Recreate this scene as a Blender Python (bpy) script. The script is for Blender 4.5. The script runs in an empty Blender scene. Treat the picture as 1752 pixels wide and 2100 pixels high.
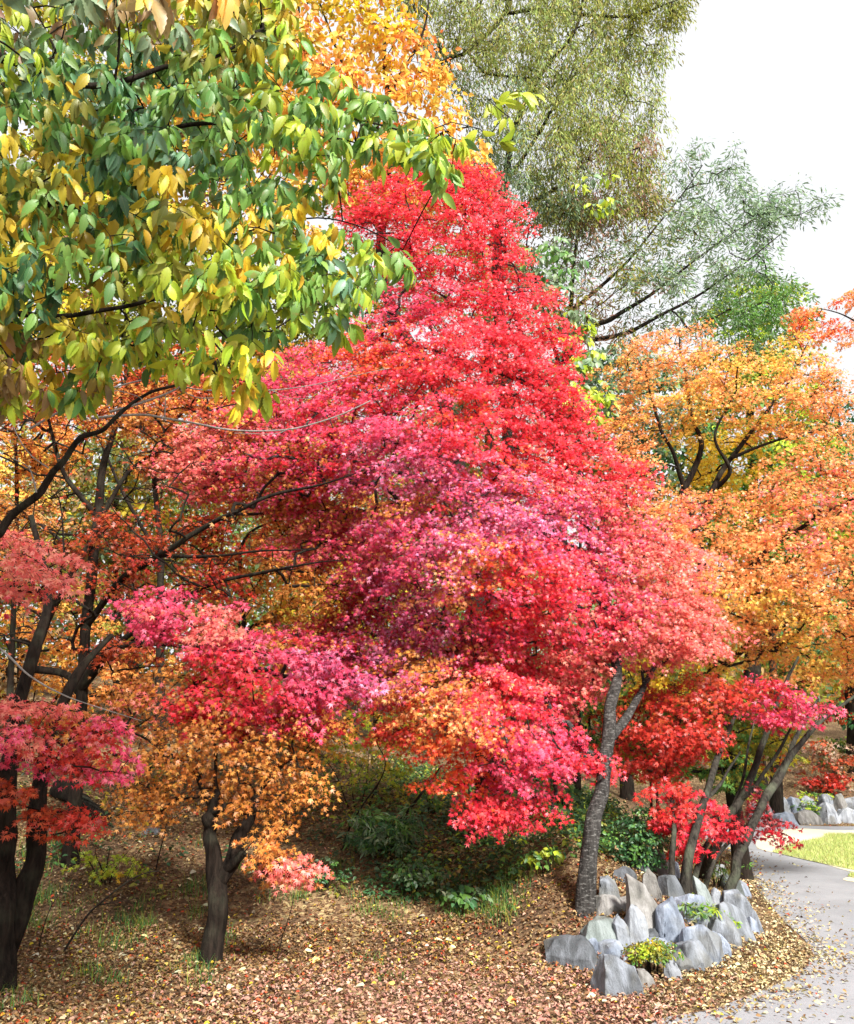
import bpy, bmesh, math, random
import numpy as np
from mathutils import Vector, noise

random.seed(7)
RNG = np.random.default_rng(7)
SC = bpy.context.scene
COL = SC.collection

# ------------------------------------------------------------------ camera, sky, sun, exposure
W_, H_, F_ = 1752.0, 2100.0, 1700.0           # photograph as viewed, focal length in its pixels
PITCH = math.radians(16.4)
EYE = np.array([0.0, 0.0, 1.6])
cam = bpy.data.cameras.new('camera')
camo = bpy.data.objects.new('camera', cam)
COL.objects.link(camo)
camo.location = EYE
camo.rotation_euler = (math.pi/2 + PITCH, 0, 0)
cam.sensor_fit = 'VERTICAL'
cam.sensor_height = 24.0
cam.lens = 24.0 * F_ / H_
cam.clip_start = 0.1
cam.clip_end = 1000
SC.camera = camo

SUN_EL, SUN_AZ = math.radians(43), math.radians(27)   # azimuth: to the right of straight behind the camera
sun_vec = Vector((math.sin(SUN_AZ)*math.cos(SUN_EL), -math.cos(SUN_AZ)*math.cos(SUN_EL), math.sin(SUN_EL)))
world = bpy.data.worlds.new("World")
SC.world = world
world.use_nodes = True
wn, wl = world.node_tree.nodes, world.node_tree.links
wn.clear()
sky = wn.new('ShaderNodeTexSky'); sky.sky_type = 'NISHITA'; sky.sun_disc = False
sky.sun_elevation = SUN_EL
sky.sun_rotation = math.atan2(sun_vec.x, sun_vec.y)
wm = wn.new('ShaderNodeMix'); wm.data_type = 'RGBA'
wnz = wn.new('ShaderNodeTexNoise'); wnz.inputs['Scale'].default_value = 1.2; wnz.inputs['Detail'].default_value = 6
wr = wn.new('ShaderNodeMapRange'); wr.inputs['To Min'].default_value = 0.86; wr.inputs['To Max'].default_value = 0.98
wb = wn.new('ShaderNodeBackground'); wb.inputs['Strength'].default_value = 0.10
wo = wn.new('ShaderNodeOutputWorld')
wl.new(wnz.outputs['Fac'], wr.inputs['Value'])
wl.new(wr.outputs['Result'], wm.inputs['Factor'])
wl.new(sky.outputs['Color'], wm.inputs[6])
wm.inputs[7].default_value = (3.85, 3.87, 3.92, 1)
wl.new(wm.outputs[2], wb.inputs['Color'])
wl.new(wb.outputs['Background'], wo.inputs['Surface'])

sl = bpy.data.lights.new('sun', 'SUN'); sl.energy = 4.2; sl.angle = math.radians(9); sl.color = (1.0, 0.965, 0.90)
so = bpy.data.objects.new('sun', sl); COL.objects.link(so)
so.rotation_euler = (-sun_vec).to_track_quat('-Z', 'Y').to_euler()

SC.view_settings.view_transform = 'Standard'
SC.view_settings.look = 'None'
SC.view_settings.exposure = 1.5
SC.view_settings.gamma = 1.0
SC.view_settings.use_curve_mapping = False
SC.cycles.max_bounces = 7
SC.cycles.diffuse_bounces = 4
SC.cycles.glossy_bounces = 2
SC.cycles.transmission_bounces = 4
SC.cycles.use_denoising = True

# ------------------------------------------------------------------ geometry of the view
cP, sP = math.cos(PITCH), math.sin(PITCH)
def ray(px, py):
    u = (np.asarray(px, float) - W_/2)/F_; v = (H_/2 - np.asarray(py, float))/F_
    return np.stack([u, cP - v*sP, sP + v*cP], -1)
def at(px, py, Y):
    d = ray(px, py)
    return EYE + d*(np.asarray(Y, float)/d[..., 1])[..., None]
def proj(P):
    q = np.asarray(P) - EYE
    zc = q[..., 1]*cP + q[..., 2]*sP
    yc = -q[..., 1]*sP + q[..., 2]*cP
    zc = np.where(zc < .1, .1, zc)
    return W_/2 + F_*q[..., 0]/zc, H_/2 - F_*yc/zc

def inside(poly, x, y):
    x = np.asarray(x, float); y = np.asarray(y, float)
    r = np.zeros(x.shape, bool)
    n = len(poly)
    for i in range(n):
        x1, y1 = poly[i]; x2, y2 = poly[(i+1) % n]
        if y1 == y2: continue
        c = ((y1 > y) != (y2 > y)) & (x < (x2-x1)*(y-y1)/(y2-y1)+x1)
        r ^= c
    return r
def edge_dist(poly, x, y, closed=True):
    x = np.asarray(x, float); y = np.asarray(y, float)
    best = np.full(x.shape, 1e9)
    n = len(poly)
    for i in range(n if closed else n-1):
        x1, y1 = poly[i]; x2, y2 = poly[(i+1) % n]
        dx, dy = x2-x1, y2-y1
        t = np.clip(((x-x1)*dx+(y-y1)*dy)/(dx*dx+dy*dy+1e-9), 0, 1)
        best = np.minimum(best, np.hypot(x-x1-t*dx, y-y1-t*dy))
    return best
def snoise(x, y, s, seed=0.0):      # cheap smooth 2-D noise, about -1..1
    return (np.sin(x*s*1.7+seed)*np.cos(y*s*1.3-seed*2) + np.sin((x+y)*s*.9+seed*3)*np.cos((x-y)*s*1.1+seed)
            + .5*np.sin(x*s*3.1+y*s*2.3+seed*5))/2.2

FOOT = [(-60, 6.0), (-14, 7.0), (-4, 7.5), (-1, 7.7), (1.0, 7.2), (2.3, 7.1), (3.0, 8.0), (3.5, 9.6), (4.0, 12), (4.6, 15.5), (5.2, 19), (6.4, 20.9), (9.0, 21.7), (14, 22.1), (60, 26)]
HILL = FOOT + [(60, 200), (-60, 200)]
def height(x, y):
    x = np.asarray(x, float); y = np.asarray(y, float)
    d = edge_dist(FOOT, x, y, False)*inside(HILL, x, y)
    k = np.clip((x-.3)/1.2, 0, 1); k = k*k*(3-2*k)
    h = .30*(np.sqrt(d*d+.5)-math.sqrt(.5)) + .42*k*(1-np.exp(-d/.8))
    h = 9*(1-np.exp(-h/9)) + .05*snoise(x, y, 1.3)*np.clip(d, 0, 1) + .012*snoise(x, y, 4, 2)*np.clip((1.2-x), 0, 1)*np.clip(y-2, 0, 1)
    return h
def ground(px, py, ymax=60):
    d = ray(px, py)
    Y = np.arange(2.5, ymax, .02)
    P = EYE + d*(Y/d[1])[:, None]
    m = np.nonzero(P[:, 2] <= height(P[:, 0], P[:, 1]))[0]
    return P[m[0]] if len(m) else P[-1]
def flat(px, py):
    d = ray(px, py); return EYE + d*(EYE[2]/-d[2])

# ------------------------------------------------------------------ object helpers
def tag(o, label=None, cat=None, group=None, kind=None):
    if label: o['label'] = label
    if cat: o['category'] = cat
    if group: o['group'] = group
    if kind: o['kind'] = kind
    return o
def empty(name, loc):
    o = bpy.data.objects.new(name, None); COL.objects.link(o); o.location = [float(v) for v in loc]
    o.empty_display_size = .2
    return o
def mesh_obj(name, V, F, mat, parent=None, col=None, uv=None, smooth=False, base=None):
    """V (n,3); F (m,k) same-size faces or list of arrays of face arrays"""
    V = np.asarray(V, np.float32)
    if base is not None: V = V - np.asarray(base, np.float32)
    me = bpy.data.meshes.new(name)
    groups = F if isinstance(F, list) else [F]
    groups = [np.asarray(g, np.int32) for g in groups if len(g)]
    me.vertices.add(len(V)); me.vertices.foreach_set('co', V.ravel())
    loops = np.concatenate([g.ravel() for g in groups])
    sizes = np.concatenate([np.full(len(g), g.shape[1], np.int32) for g in groups])
    starts = np.concatenate([[0], np.cumsum(sizes)[:-1]]).astype(np.int32)
    me.loops.add(len(loops)); me.loops.foreach_set('vertex_index', loops)
    me.polygons.add(len(sizes)); me.polygons.foreach_set('loop_start', starts); me.polygons.foreach_set('loop_total', sizes)
    if col is not None:
        a = me.color_attributes.new('Col', 'FLOAT_COLOR', 'POINT')
        c = np.ones((len(V), 4), np.float32); c[:, :3] = col
        a.data.foreach_set('color', c.ravel())
    if uv is not None:
        u = me.uv_layers.new(name='UVMap'); u.data.foreach_set('uv', np.asarray(uv, np.float32)[loops].ravel())
    me.update(calc_edges=True)
    if smooth: me.polygons.foreach_set('use_smooth', np.ones(len(sizes), bool))
    if mat: me.materials.append(mat)
    o = bpy.data.objects.new(name, me); COL.objects.link(o)
    if parent: o.parent = parent
    return o

# ------------------------------------------------------------------ materials
def mat_new(name):
    m = bpy.data.materials.new(name); m.use_nodes = True
    n = m.node_tree.nodes; l = m.node_tree.links
    b = n['Principled BSDF']
    return m, n, l, b
def ramp(n, stops):
    r = n.new('ShaderNodeValToRGB'); e = r.color_ramp.elements
    while len(e) < len(stops): e.new(.5)
    for k, (p, c) in zip(e, stops): k.position = p; k.color = (*c, 1)
    return r
def leaf_mat(name, trans=.38, rough=.45, spec=.4, veins=False):
    m, n, l, b = mat_new(name)
    at_ = n.new('ShaderNodeAttribute'); at_.attribute_name = 'Col'
    col = at_.outputs['Color']
    if veins:
        uv = n.new('ShaderNodeUVMap'); sep = n.new('ShaderNodeSeparateXYZ'); l.new(uv.outputs[0], sep.inputs[0])
        ab = n.new('ShaderNodeMath'); ab.operation = 'ABSOLUTE'; l.new(sep.outputs[0], ab.inputs[0])
        # side veins: sin((v - .9|u|)*k)
        mu = n.new('ShaderNodeMath'); mu.operation = 'MULTIPLY_ADD'; l.new(ab.outputs[0], mu.inputs[0]); mu.inputs[1].default_value = -.8; l.new(sep.outputs[1], mu.inputs[2])
        s = n.new('ShaderNodeMath'); s.operation = 'MULTIPLY'; l.new(mu.outputs[0], s.inputs[0]); s.inputs[1].default_value = 62
        si = n.new('ShaderNodeMath'); si.operation = 'SINE'; l.new(s.outputs[0], si.inputs[0])
        r1 = n.new('ShaderNodeMapRange'); l.new(si.outputs[0], r1.inputs[0]); r1.inputs[1].default_value = .75; r1.inputs[2].default_value = 1.0
        r2 = n.new('ShaderNodeMapRange'); l.new(ab.outputs[0], r2.inputs[0]); r2.inputs[1].default_value = .02; r2.inputs[2].default_value = .006
        mx = n.new('ShaderNodeMath'); mx.operation = 'MAXIMUM'; l.new(r2.outputs[0], mx.inputs[0])
        hv = n.new('ShaderNodeMath'); hv.operation = 'MULTIPLY'; hv.inputs[1].default_value = .35; l.new(r1.outputs[0], hv.inputs[0]); l.new(hv.outputs[0], mx.inputs[1])
        nz = n.new('ShaderNodeTexNoise'); nz.inputs['Scale'].default_value = 38; nz.inputs['Detail'].default_value = 5
        g = n.new('ShaderNodeNewGeometry'); l.new(g.outputs['Position'], nz.inputs['Vector'])
        rr = n.new('ShaderNodeMapRange'); l.new(nz.outputs['Fac'], rr.inputs[0]); rr.inputs[1].default_value = .60; rr.inputs[2].default_value = .68
        h1 = n.new('ShaderNodeMix'); h1.data_type = 'RGBA'; l.new(rr.outputs[0], h1.inputs[0]); l.new(col, h1.inputs[6]); h1.inputs[7].default_value = (.26, .15, .035, 1)
        fm = n.new('ShaderNodeMath'); fm.operation = 'MULTIPLY'; fm.inputs[1].default_value = .5; l.new(rr.outputs[0], fm.inputs[0]); l.new(fm.outputs[0], h1.inputs[0])
        h2 = n.new('ShaderNodeMix'); h2.data_type = 'RGBA'; l.new(mx.outputs[0], h2.inputs[0]); l.new(h1.outputs[2], h2.inputs[6]); h2.inputs[7].default_value = (.30, .36, .10, 1)
        m2 = n.new('ShaderNodeMath'); m2.operation = 'MULTIPLY'; m2.inputs[1].default_value = .45; l.new(mx.outputs[0], m2.inputs[0]); l.new(m2.outputs[0], h2.inputs[0])
        col = h2.outputs[2]
        bp = n.new('ShaderNodeBump'); bp.inputs['Strength'].default_value = .25; bp.inputs['Distance'].default_value = .004
        l.new(mx.outputs[0], bp.inputs['Height']); l.new(bp.outputs[0], b.inputs['Normal'])
    l.new(col, b.inputs['Base Color'])
    b.inputs['Roughness'].default_value = rough
    b.inputs['Specular IOR Level'].default_value = spec
    t = n.new('ShaderNodeBsdfTranslucent'); l.new(col, t.inputs['Color'])
    mx_ = n.new('ShaderNodeMixShader'); mx_.inputs[0].default_value = trans
    l.new(b.outputs[0], mx_.inputs[1]); l.new(t.outputs[0], mx_.inputs[2])
    l.new(mx_.outputs[0], n['Material Output'].inputs['Surface'])
    return m
M_LEAF = leaf_mat('maple_leaf', .42, .42, .45)
M_OAK = leaf_mat('broad_leaf', .42, .42, .45, True)
M_FAR = leaf_mat('far_leaf', .35, .6, .2)
M_LITTER = leaf_mat('fallen_leaf', .10, .6, .25)

def bark_mat(name, dark, light, band=0.0, scale=14, moss=0.0):
    m, n, l, b = mat_new(name)
    tc = n.new('ShaderNodeTexCoord'); mp = n.new('ShaderNodeMapping'); mp.inputs['Scale'].default_value = (1, 1, .16)
    l.new(tc.outputs['Object'], mp.inputs['Vector'])
    nz = n.new('ShaderNodeTexNoise'); nz.inputs['Scale'].default_value = scale*2; nz.inputs['Detail'].default_value = 8; nz.inputs['Roughness'].default_value = .65
    l.new(mp.outputs[0], nz.inputs['Vector'])
    r = ramp(n, [(.32, dark), (.52, tuple((a+c)/2 for a, c in zip(dark, light))), (.72, light)])
    l.new(nz.outputs['Fac'], r.inputs['Fac'])
    col = r.outputs['Color']; hgt = nz.outputs['Fac']
    if band:
        m2 = n.new('ShaderNodeMapping'); m2.inputs['Scale'].default_value = (4, 4, 14); l.new(tc.outputs['Object'], m2.inputs['Vector'])
        n2 = n.new('ShaderNodeTexNoise'); n2.inputs['Scale'].default_value = 5; n2.inputs['Detail'].default_value = 7; n2.inputs['Roughness'].default_value = .7
        l.new(m2.outputs[0], n2.inputs['Vector'])
        mr = n.new('ShaderNodeMapRange'); mr.inputs[1].default_value = .52; mr.inputs[2].default_value = .66; l.new(n2.outputs['Fac'], mr.inputs[0])
        mu = n.new('ShaderNodeMath'); mu.operation = 'MULTIPLY'; mu.inputs[1].default_value = band; l.new(mr.outputs[0], mu.inputs[0])
        mx = n.new('ShaderNodeMix'); mx.data_type = 'RGBA'; l.new(mu.outputs[0], mx.inputs[0]); l.new(col, mx.inputs[6]); mx.inputs[7].default_value = (.30, .29, .27, 1)
        col = mx.outputs[2]
    if moss:
        n3 = n.new('ShaderNodeTexNoise'); n3.inputs['Scale'].default_value = 5; n3.inputs['Detail'].default_value = 6; l.new(tc.outputs['Object'], n3.inputs['Vector'])
        mr = n.new('ShaderNodeMapRange'); mr.inputs[1].default_value = .5; mr.inputs[2].default_value = .68; mr.inputs[4].default_value = moss; l.new(n3.outputs['Fac'], mr.inputs[0])
        mx = n.new('ShaderNodeMix'); mx.data_type = 'RGBA'; l.new(mr.outputs[0], mx.inputs[0]); l.new(col, mx.inputs[6]); mx.inputs[7].default_value = (.16, .19, .12, 1)
        col = mx.outputs[2]
    l.new(col, b.inputs['Base Color']); b.inputs['Roughness'].default_value = .95; b.inputs['Specular IOR Level'].default_value = .12
    bp = n.new('ShaderNodeBump'); bp.inputs['Strength'].default_value = 1.0; bp.inputs['Distance'].default_value = .03
    l.new(hgt, bp.inputs['Height']); l.new(bp.outputs[0], b.inputs['Normal'])
    return m
M_BARK = bark_mat('maple_bark', (.005, .0038, .003), (.034, .024, .018), moss=.10)
M_BARK_GREY = bark_mat('grey_banded_bark', (.010, .009, .008), (.060, .055, .052), band=.5)
M_BARK_PALE = bark_mat('pale_twig_bark', (.20, .17, .16), (.42, .38, .36))
M_BARK_RED = bark_mat('rock_maple_bark', (.008, .007, .006), (.060, .053, .043), moss=.3)

def ground_mat():
    m, n, l, b = mat_new('forest_floor')
    g = n.new('ShaderNodeNewGeometry')
    def nz(s, d=8, r=.6):
        k = n.new('ShaderNodeTexNoise'); k.inputs['Scale'].default_value = s; k.inputs['Detail'].default_value = d; k.inputs['Roughness'].default_value = r
        l.new(g.outputs['Position'], k.inputs['Vector']); return k
    a = nz(22); r = ramp(n, [(.3, (.030, .019, .012)), (.5, (.085, .052, .030)), (.62, (.17, .105, .06)), (.75, (.32, .22, .12))]); l.new(a.outputs['Fac'], r.inputs['Fac'])
    c = nz(1.1, 4); r2 = ramp(n, [(.42, (.0, .0, .0)), (.62, (1, 1, 1))]); l.new(c.outputs['Fac'], r2.inputs['Fac'])
    mx = n.new('ShaderNodeMix'); mx.data_type = 'RGBA'; l.new(r2.outputs['Color'], mx.inputs[0]); l.new(r.outputs['Color'], mx.inputs[6])
    v = n.new('ShaderNodeTexVoronoi'); v.inputs['Scale'].default_value = 26; l.new(g.outputs['Position'], v.inputs['Vector'])
    r3 = ramp(n, [(0, (.07, .042, .024)), (.4, (.15, .085, .045)), (.75, (.28, .19, .10)), (1, (.42, .33, .16))])
    s = n.new('ShaderNodeSeparateColor'); l.new(v.outputs['Color'], s.inputs[0]); l.new(s.outputs[0], r3.inputs['Fac'])
    l.new(r3.outputs['Color'], mx.inputs[7])
    l.new(mx.outputs[2], b.inputs['Base Color']); b.inputs['Roughness'].default_value = .95
    b.inputs['Specular IOR Level'].default_value = .1
    bp = n.new('ShaderNodeBump'); bp.inputs['Strength'].default_value = 1; bp.inputs['Distance'].default_value = .03; l.new(a.outputs['Fac'], bp.inputs['Height']); l.new(bp.outputs[0], b.inputs['Normal'])
    return m
def road_mat(name, c1, c2):
    m, n, l, b = mat_new(name)
    g = n.new('ShaderNodeNewGeometry')
    a = n.new('ShaderNodeTexNoise'); a.inputs['Scale'].default_value = 120; a.inputs['Detail'].default_value = 6; a.inputs['Roughness'].default_value = .8
    l.new(g.outputs['Position'], a.inputs['Vector'])
    k = n.new('ShaderNodeTexNoise'); k.inputs['Scale'].default_value = .7; k.inputs['Detail'].default_value = 12; k.inputs['Roughness'].default_value = .7; l.new(g.outputs['Position'], k.inputs['Vector'])
    ad = n.new('ShaderNodeMath'); ad.operation = 'ADD'; l.new(a.outputs['Fac'], ad.inputs[0]); l.new(k.outputs['Fac'], ad.inputs[1])
    hf = n.new('ShaderNodeMath'); hf.operation = 'MULTIPLY'; hf.inputs[1].default_value = .5; l.new(ad.outputs[0], hf.inputs[0])
    r = ramp(n, [(.36, c1), (.62, c2)]); l.new(hf.outputs[0], r.inputs['Fac'])
    l.new(r.outputs['Color'], b.inputs['Base Color']); b.inputs['Roughness'].default_value = .85
    bp = n.new('ShaderNodeBump'); bp.inputs['Strength'].default_value = .4; bp.inputs['Distance'].default_value = .004; l.new(a.outputs['Fac'], bp.inputs['Height']); l.new(bp.outputs[0], b.inputs['Normal'])
    return m
def stone_mat(name, dark, mid, light, scale=5):
    m, n, l, b = mat_new(name)
    tc = n.new('ShaderNodeTexCoord')
    oi = n.new('ShaderNodeObjectInfo')
    va = n.new('ShaderNodeVectorMath'); va.operation = 'ADD'; l.new(tc.outputs['Object'], va.inputs[0])
    rv = n.new('ShaderNodeMath'); rv.operation = 'MULTIPLY'; rv.inputs[1].default_value = 40; l.new(oi.outputs['Random'], rv.inputs[0])
    l.new(rv.outputs[0], va.inputs[1])
    mp = n.new('ShaderNodeMapping'); mp.inputs['Rotation'].default_value = (.5, .3, .2); mp.inputs['Scale'].default_value = (1.6, 1, .45); l.new(va.outputs[0], mp.inputs['Vector'])
    a = n.new('ShaderNodeTexNoise'); a.inputs['Scale'].default_value = scale; a.inputs['Detail'].default_value = 10; a.inputs['Roughness'].default_value = .62; a.inputs['Distortion'].default_value = .8
    l.new(mp.outputs[0], a.inputs['Vector'])
    r = ramp(n, [(.32, dark), (.47, mid), (.60, light), (.72, tuple(min(.8, c*1.35) for c in light))]); l.new(a.outputs['Fac'], r.inputs['Fac'])
    k = n.new('ShaderNodeTexNoise'); k.inputs['Scale'].default_value = 3.2; k.inputs['Detail'].default_value = 8; l.new(va.outputs[0], k.inputs['Vector'])
    mr = n.new('ShaderNodeMapRange'); mr.inputs[1].default_value = .52; mr.inputs[2].default_value = .66; mr.inputs[4].default_value = .55; l.new(k.outputs['Fac'], mr.inputs[0])
    mx = n.new('ShaderNodeMix'); mx.data_type = 'RGBA'; l.new(mr.outputs[0], mx.inputs[0]); l.new(r.outputs['Color'], mx.inputs[6]); mx.inputs[7].default_value = (.15, .145, .12, 1)
    l.new(mx.outputs[2], b.inputs['Base Color']); b.inputs['Roughness'].default_value = .75
    f = n.new('ShaderNodeTexNoise'); f.inputs['Scale'].default_value = 30; f.inputs['Detail'].default_value = 8; f.inputs['Roughness'].default_value = .7; l.new(mp.outputs[0], f.inputs['Vector'])
    bp = n.new('ShaderNodeBump'); bp.inputs['Strength'].default_value = .9; bp.inputs['Distance'].default_value = .02; l.new(f.outputs['Fac'], bp.inputs['Height']); l.new(bp.outputs[0], b.inputs['Normal'])
    return m
M_GROUND = ground_mat()
M_ROAD = road_mat('asphalt', (.13, .132, .145), (.28, .283, .30))
M_SAND = road_mat('bare_sand', (.42, .37, .25), (.60, .54, .40))
M_GRASS_G = road_mat('turf', (.24, .27, .09), (.40, .40, .18))
M_STONE = {
    'grey': stone_mat('grey_stone', (0.054, 0.058, 0.064), (0.130, 0.142, 0.160), (0.218, 0.237, 0.274)),
    'blue': stone_mat('blue_grey_stone', (0.070, 0.084, 0.115), (0.158, 0.185, 0.237), (0.256, 0.289, 0.358)),
    'white': stone_mat('whitish_stone', (0.109, 0.116, 0.134), (0.229, 0.243, 0.269), (0.326, 0.347, 0.384)),
    'dark': stone_mat('dark_stone', (0.027, 0.031, 0.035), (0.066, 0.072, 0.080), (0.114, 0.124, 0.141)),
    'tan': stone_mat('tan_stone', (0.070, 0.066, 0.061), (0.147, 0.139, 0.128), (0.229, 0.219, 0.211)),
    'green': stone_mat('green_grey_stone', (0.060, 0.070, 0.064), (0.142, 0.167, 0.160), (0.229, 0.260, 0.256)),
}

# ------------------------------------------------------------------ setting
def grid_sheet(name, mat):
    xs = np.concatenate([np.arange(-60, -8, 2.0), np.arange(-8, 9, .16), np.arange(9, 61, 2.0)])
    ys = np.concatenate([np.arange(-12, 3, 1.5), np.arange(3, 22, .16), np.arange(22, 120, 2.5)])
    X, Y = np.meshgrid(xs, ys)
    V = np.stack([X, Y, height(X, Y)], -1).reshape(-1, 3)
    nx, ny = len(xs), len(ys)
    i = np.arange(ny-1)[:, None]*nx + np.arange(nx-1)[None]
    F = np.stack([i, i+1, i+nx+1, i+nx], -1).reshape(-1, 4)
    o = mesh_obj(name, V, F, mat, smooth=True); tag(o, kind='structure'); return o
grid_sheet('ground', M_GROUND)
def poly_sheet(name, pts, mat, z):
    bm = bmesh.new()
    vs = [bm.verts.new((float(p[0]), float(p[1]), z)) for p in pts]
    f = bm.faces.new(vs)
    bmesh.ops.triangulate(bm, faces=[f])
    bmesh.ops.recalc_face_normals(bm, faces=bm.faces)
    if sum(f.normal.z for f in bm.faces) < 0: bmesh.ops.reverse_faces(bm, faces=bm.faces)
    me = bpy.data.meshes.new(name); bm.to_mesh(me); bm.free(); me.materials.append(mat)
    o = bpy.data.objects.new(name, me); COL.objects.link(o); tag(o, kind='structure'); return o
def smooth_line(P, n=12):
    P = [np.array(p, float) for p in P]; out = []
    for i in range(len(P)-1):
        p0 = P[max(i-1, 0)]; p1 = P[i]; p2 = P[i+1]; p3 = P[min(i+2, len(P)-1)]
        for t in np.arange(n)/n:
            out.append(.5*((2*p1)+(-p0+p2)*t+(2*p0-5*p1+4*p2-p3)*t*t+(-p0+3*p1-3*p2+p3)*t**3))
    out.append(P[-1]); return out
G2 = lambda px, py: flat(px, py)[:2]
# one sheet of asphalt bending round the rocks, with a sandy verge and a lawn inside the bend
road_left = smooth_line([(1.5, -10), (1.45, 3.0), G2(1330, 2130), G2(1480, 2065), G2(1620, 2005), G2(1665, 1950), G2(1600, 1880), G2(1540, 1805), G2(1528, 1765), (5.5, 17), (5.9, 19.4), (7.0, 20.7)])
road_poly = road_left + smooth_line([G2(1640, 1693), G2(1752, 1695), (14, 21.3), (30, 22.4), (60, 24)], 4) + [(60, -10)]
poly_sheet('road', road_poly, M_ROAD, .004)
verge_near = smooth_line([G2(1552, 1725), G2(1560, 1742), G2(1660, 1764), G2(1752, 1790), G2(1900, 1818), (16, 9.9), (30, 9.1)])
verge_far = smooth_line([(30, 20.0), (14, 19.6), G2(1752, 1704), G2(1640, 1700), G2(1575, 1708)])
poly_sheet('verge', verge_near + verge_far, M_SAND, .008)
tn = [np.array(p) for p in smooth_line([G2(1580, 1749), G2(1660, 1768), G2(1752, 1787), G2(1900, 1811), (16, 10.2), (30, 9.4)])]
tf = smooth_line([(30, 17.5), (14, 17.5), G2(1752, 1712), G2(1690, 1719), G2(1625, 1733)])
poly_sheet('lawn', [p+np.array([.06, .05]) for p in tn] + tf, M_GRASS_G, .012)

# ------------------------------------------------------------------ tubes
class Tubes:
    def __init__(s): s.V = []; s.F = []; s.n = 0
    def add(s, pts, rad, sides=6, cap=True, rough=0.0):
        P = np.asarray(pts, float); R = np.asarray(rad, float)
        if len(P) < 2: return
        T = np.gradient(P, axis=0); T /= np.linalg.norm(T, axis=1)[:, None]+1e-9
        up = np.array([0, 0, 1.0]) if abs(T[0, 2]) < .9 else np.array([1.0, 0, 0])
        a = np.cross(T[0], up); a /= np.linalg.norm(a)
        A = []
        for t in T:
            a = a - t*np.dot(a, t); a /= np.linalg.norm(a)+1e-9; A.append(a)
        A = np.array(A); B = np.cross(T, A)
        th = np.arange(sides)*2*math.pi/sides
        rr = R[:, None]*np.ones(sides)
        if rough:
            k = np.arange(len(P))[:, None]
            rr = rr*(1+rough*(np.sin(th*3+k*.35+P[0, 0]*9)+.6*np.sin(th*2-k*.6+P[0, 1]*7)+.5*np.sin(th*5+k*.9)))
        ring = P[:, None] + rr[..., None]*(np.cos(th)[None, :, None]*A[:, None]+np.sin(th)[None, :, None]*B[:, None])
        m = len(P)
        s.V.append(ring.reshape(-1, 3))
        i = np.arange(m-1)[:, None]*sides; j = np.arange(sides)[None]; j2 = (j+1) % sides
        s.F.append((np.stack([i+j, i+j2, i+sides+j2, i+sides+j], -1).reshape(-1, 4)+s.n))
        s.n += m*sides
        if cap:
            s.V.append(P[-1:]+T[-1:]*R[-1]*.5); e = s.n-sides
            jj = np.arange(sides)
            s.F.append(np.stack([e+jj, e+(jj+1) % sides, np.full(sides, s.n), np.full(sides, s.n)], -1)[:, :3])
            s.n += 1
    def build(s, name, mat, parent=None, base=None):
        q = [f for f in s.F if f.shape[1] == 4]; t = [f for f in s.F if f.shape[1] == 3]
        g = [np.concatenate(x) for x in (q, t) if x]
        return mesh_obj(name, np.concatenate(s.V), g, mat, parent, smooth=True, base=base)

# ------------------------------------------------------------------ leaf shapes: columns are side, along, up
def star(lobes, inner, cup=.18):
    """fan from the leaf base; lobes = list of (angle deg from the axis, length)"""
    pts = [(0, 0, 0)]
    L = sorted(lobes)
    rim = []
    for i, (a, r) in enumerate(L):
        rim.append((a, r))
        if i < len(L)-1:
            a2, r2 = L[i+1]; rim.append(((a+a2)/2, inner*(r+r2)/2))
    for a, r in rim:
        x, y = r*math.sin(math.radians(a)), r*math.cos(math.radians(a))
        pts.append((x, y, -cup*r*r))
    F = [(0, i, i+1) for i in range(1, len(rim))]
    V = np.array(pts); V[:, 1] -= .25
    return V, np.array(F)
MAPLE = star([(0, 1.0), (42, .86), (-42, .86), (88, .62), (-88, .62)], .40)
MAPLE_S = star([(0, 1.0), (62, .8), (-62, .8)], .42)
def oval(w, fold=.12, curl=.25, st=(0, .12, .3, .5, .7, .86, 1.0), ws=(.05, .55, .9, 1.0, .86, .52, .02), teeth=.0):
    V, F, U = [], [], []
    for i, (t, k) in enumerate(zip(st, ws)):
        k2 = k*(1+teeth*(1 if i % 2 else -1))
        for s in (-1, 0, 1):
            V.append((s*w*k2, t, fold*w*abs(s)*k - curl*t*t)); U.append((s*.5*k2, t))
        if i:
            a = 3*(i-1); b = 3*i
            F += [(a, a+1, b+1, b), (a+1, a+2, b+2, b+1)]
    return np.array(V, float), np.array(F), np.array(U, float)
def oak_leaf():
    st = np.linspace(0, 1, 16); w = np.sin(np.pi*np.clip(st, 0, 1)**.85)**.8
    w[0] = .06; w[-1] = .0
    return oval(.20, .35, .34, st, w, .09)
OAK = oak_leaf()
LITTER = oval(.32, .8, .28, (0, .35, .75, 1.0), (.15, .95, .8, .08))
NEEDLE = oval(.13, .2, .3, (0, .5, 1.0), (.3, 1, .1))
BROAD = oval(.30, .3, .25, (0, .3, .65, 1.0), (.1, 1, .8, .05))

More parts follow.
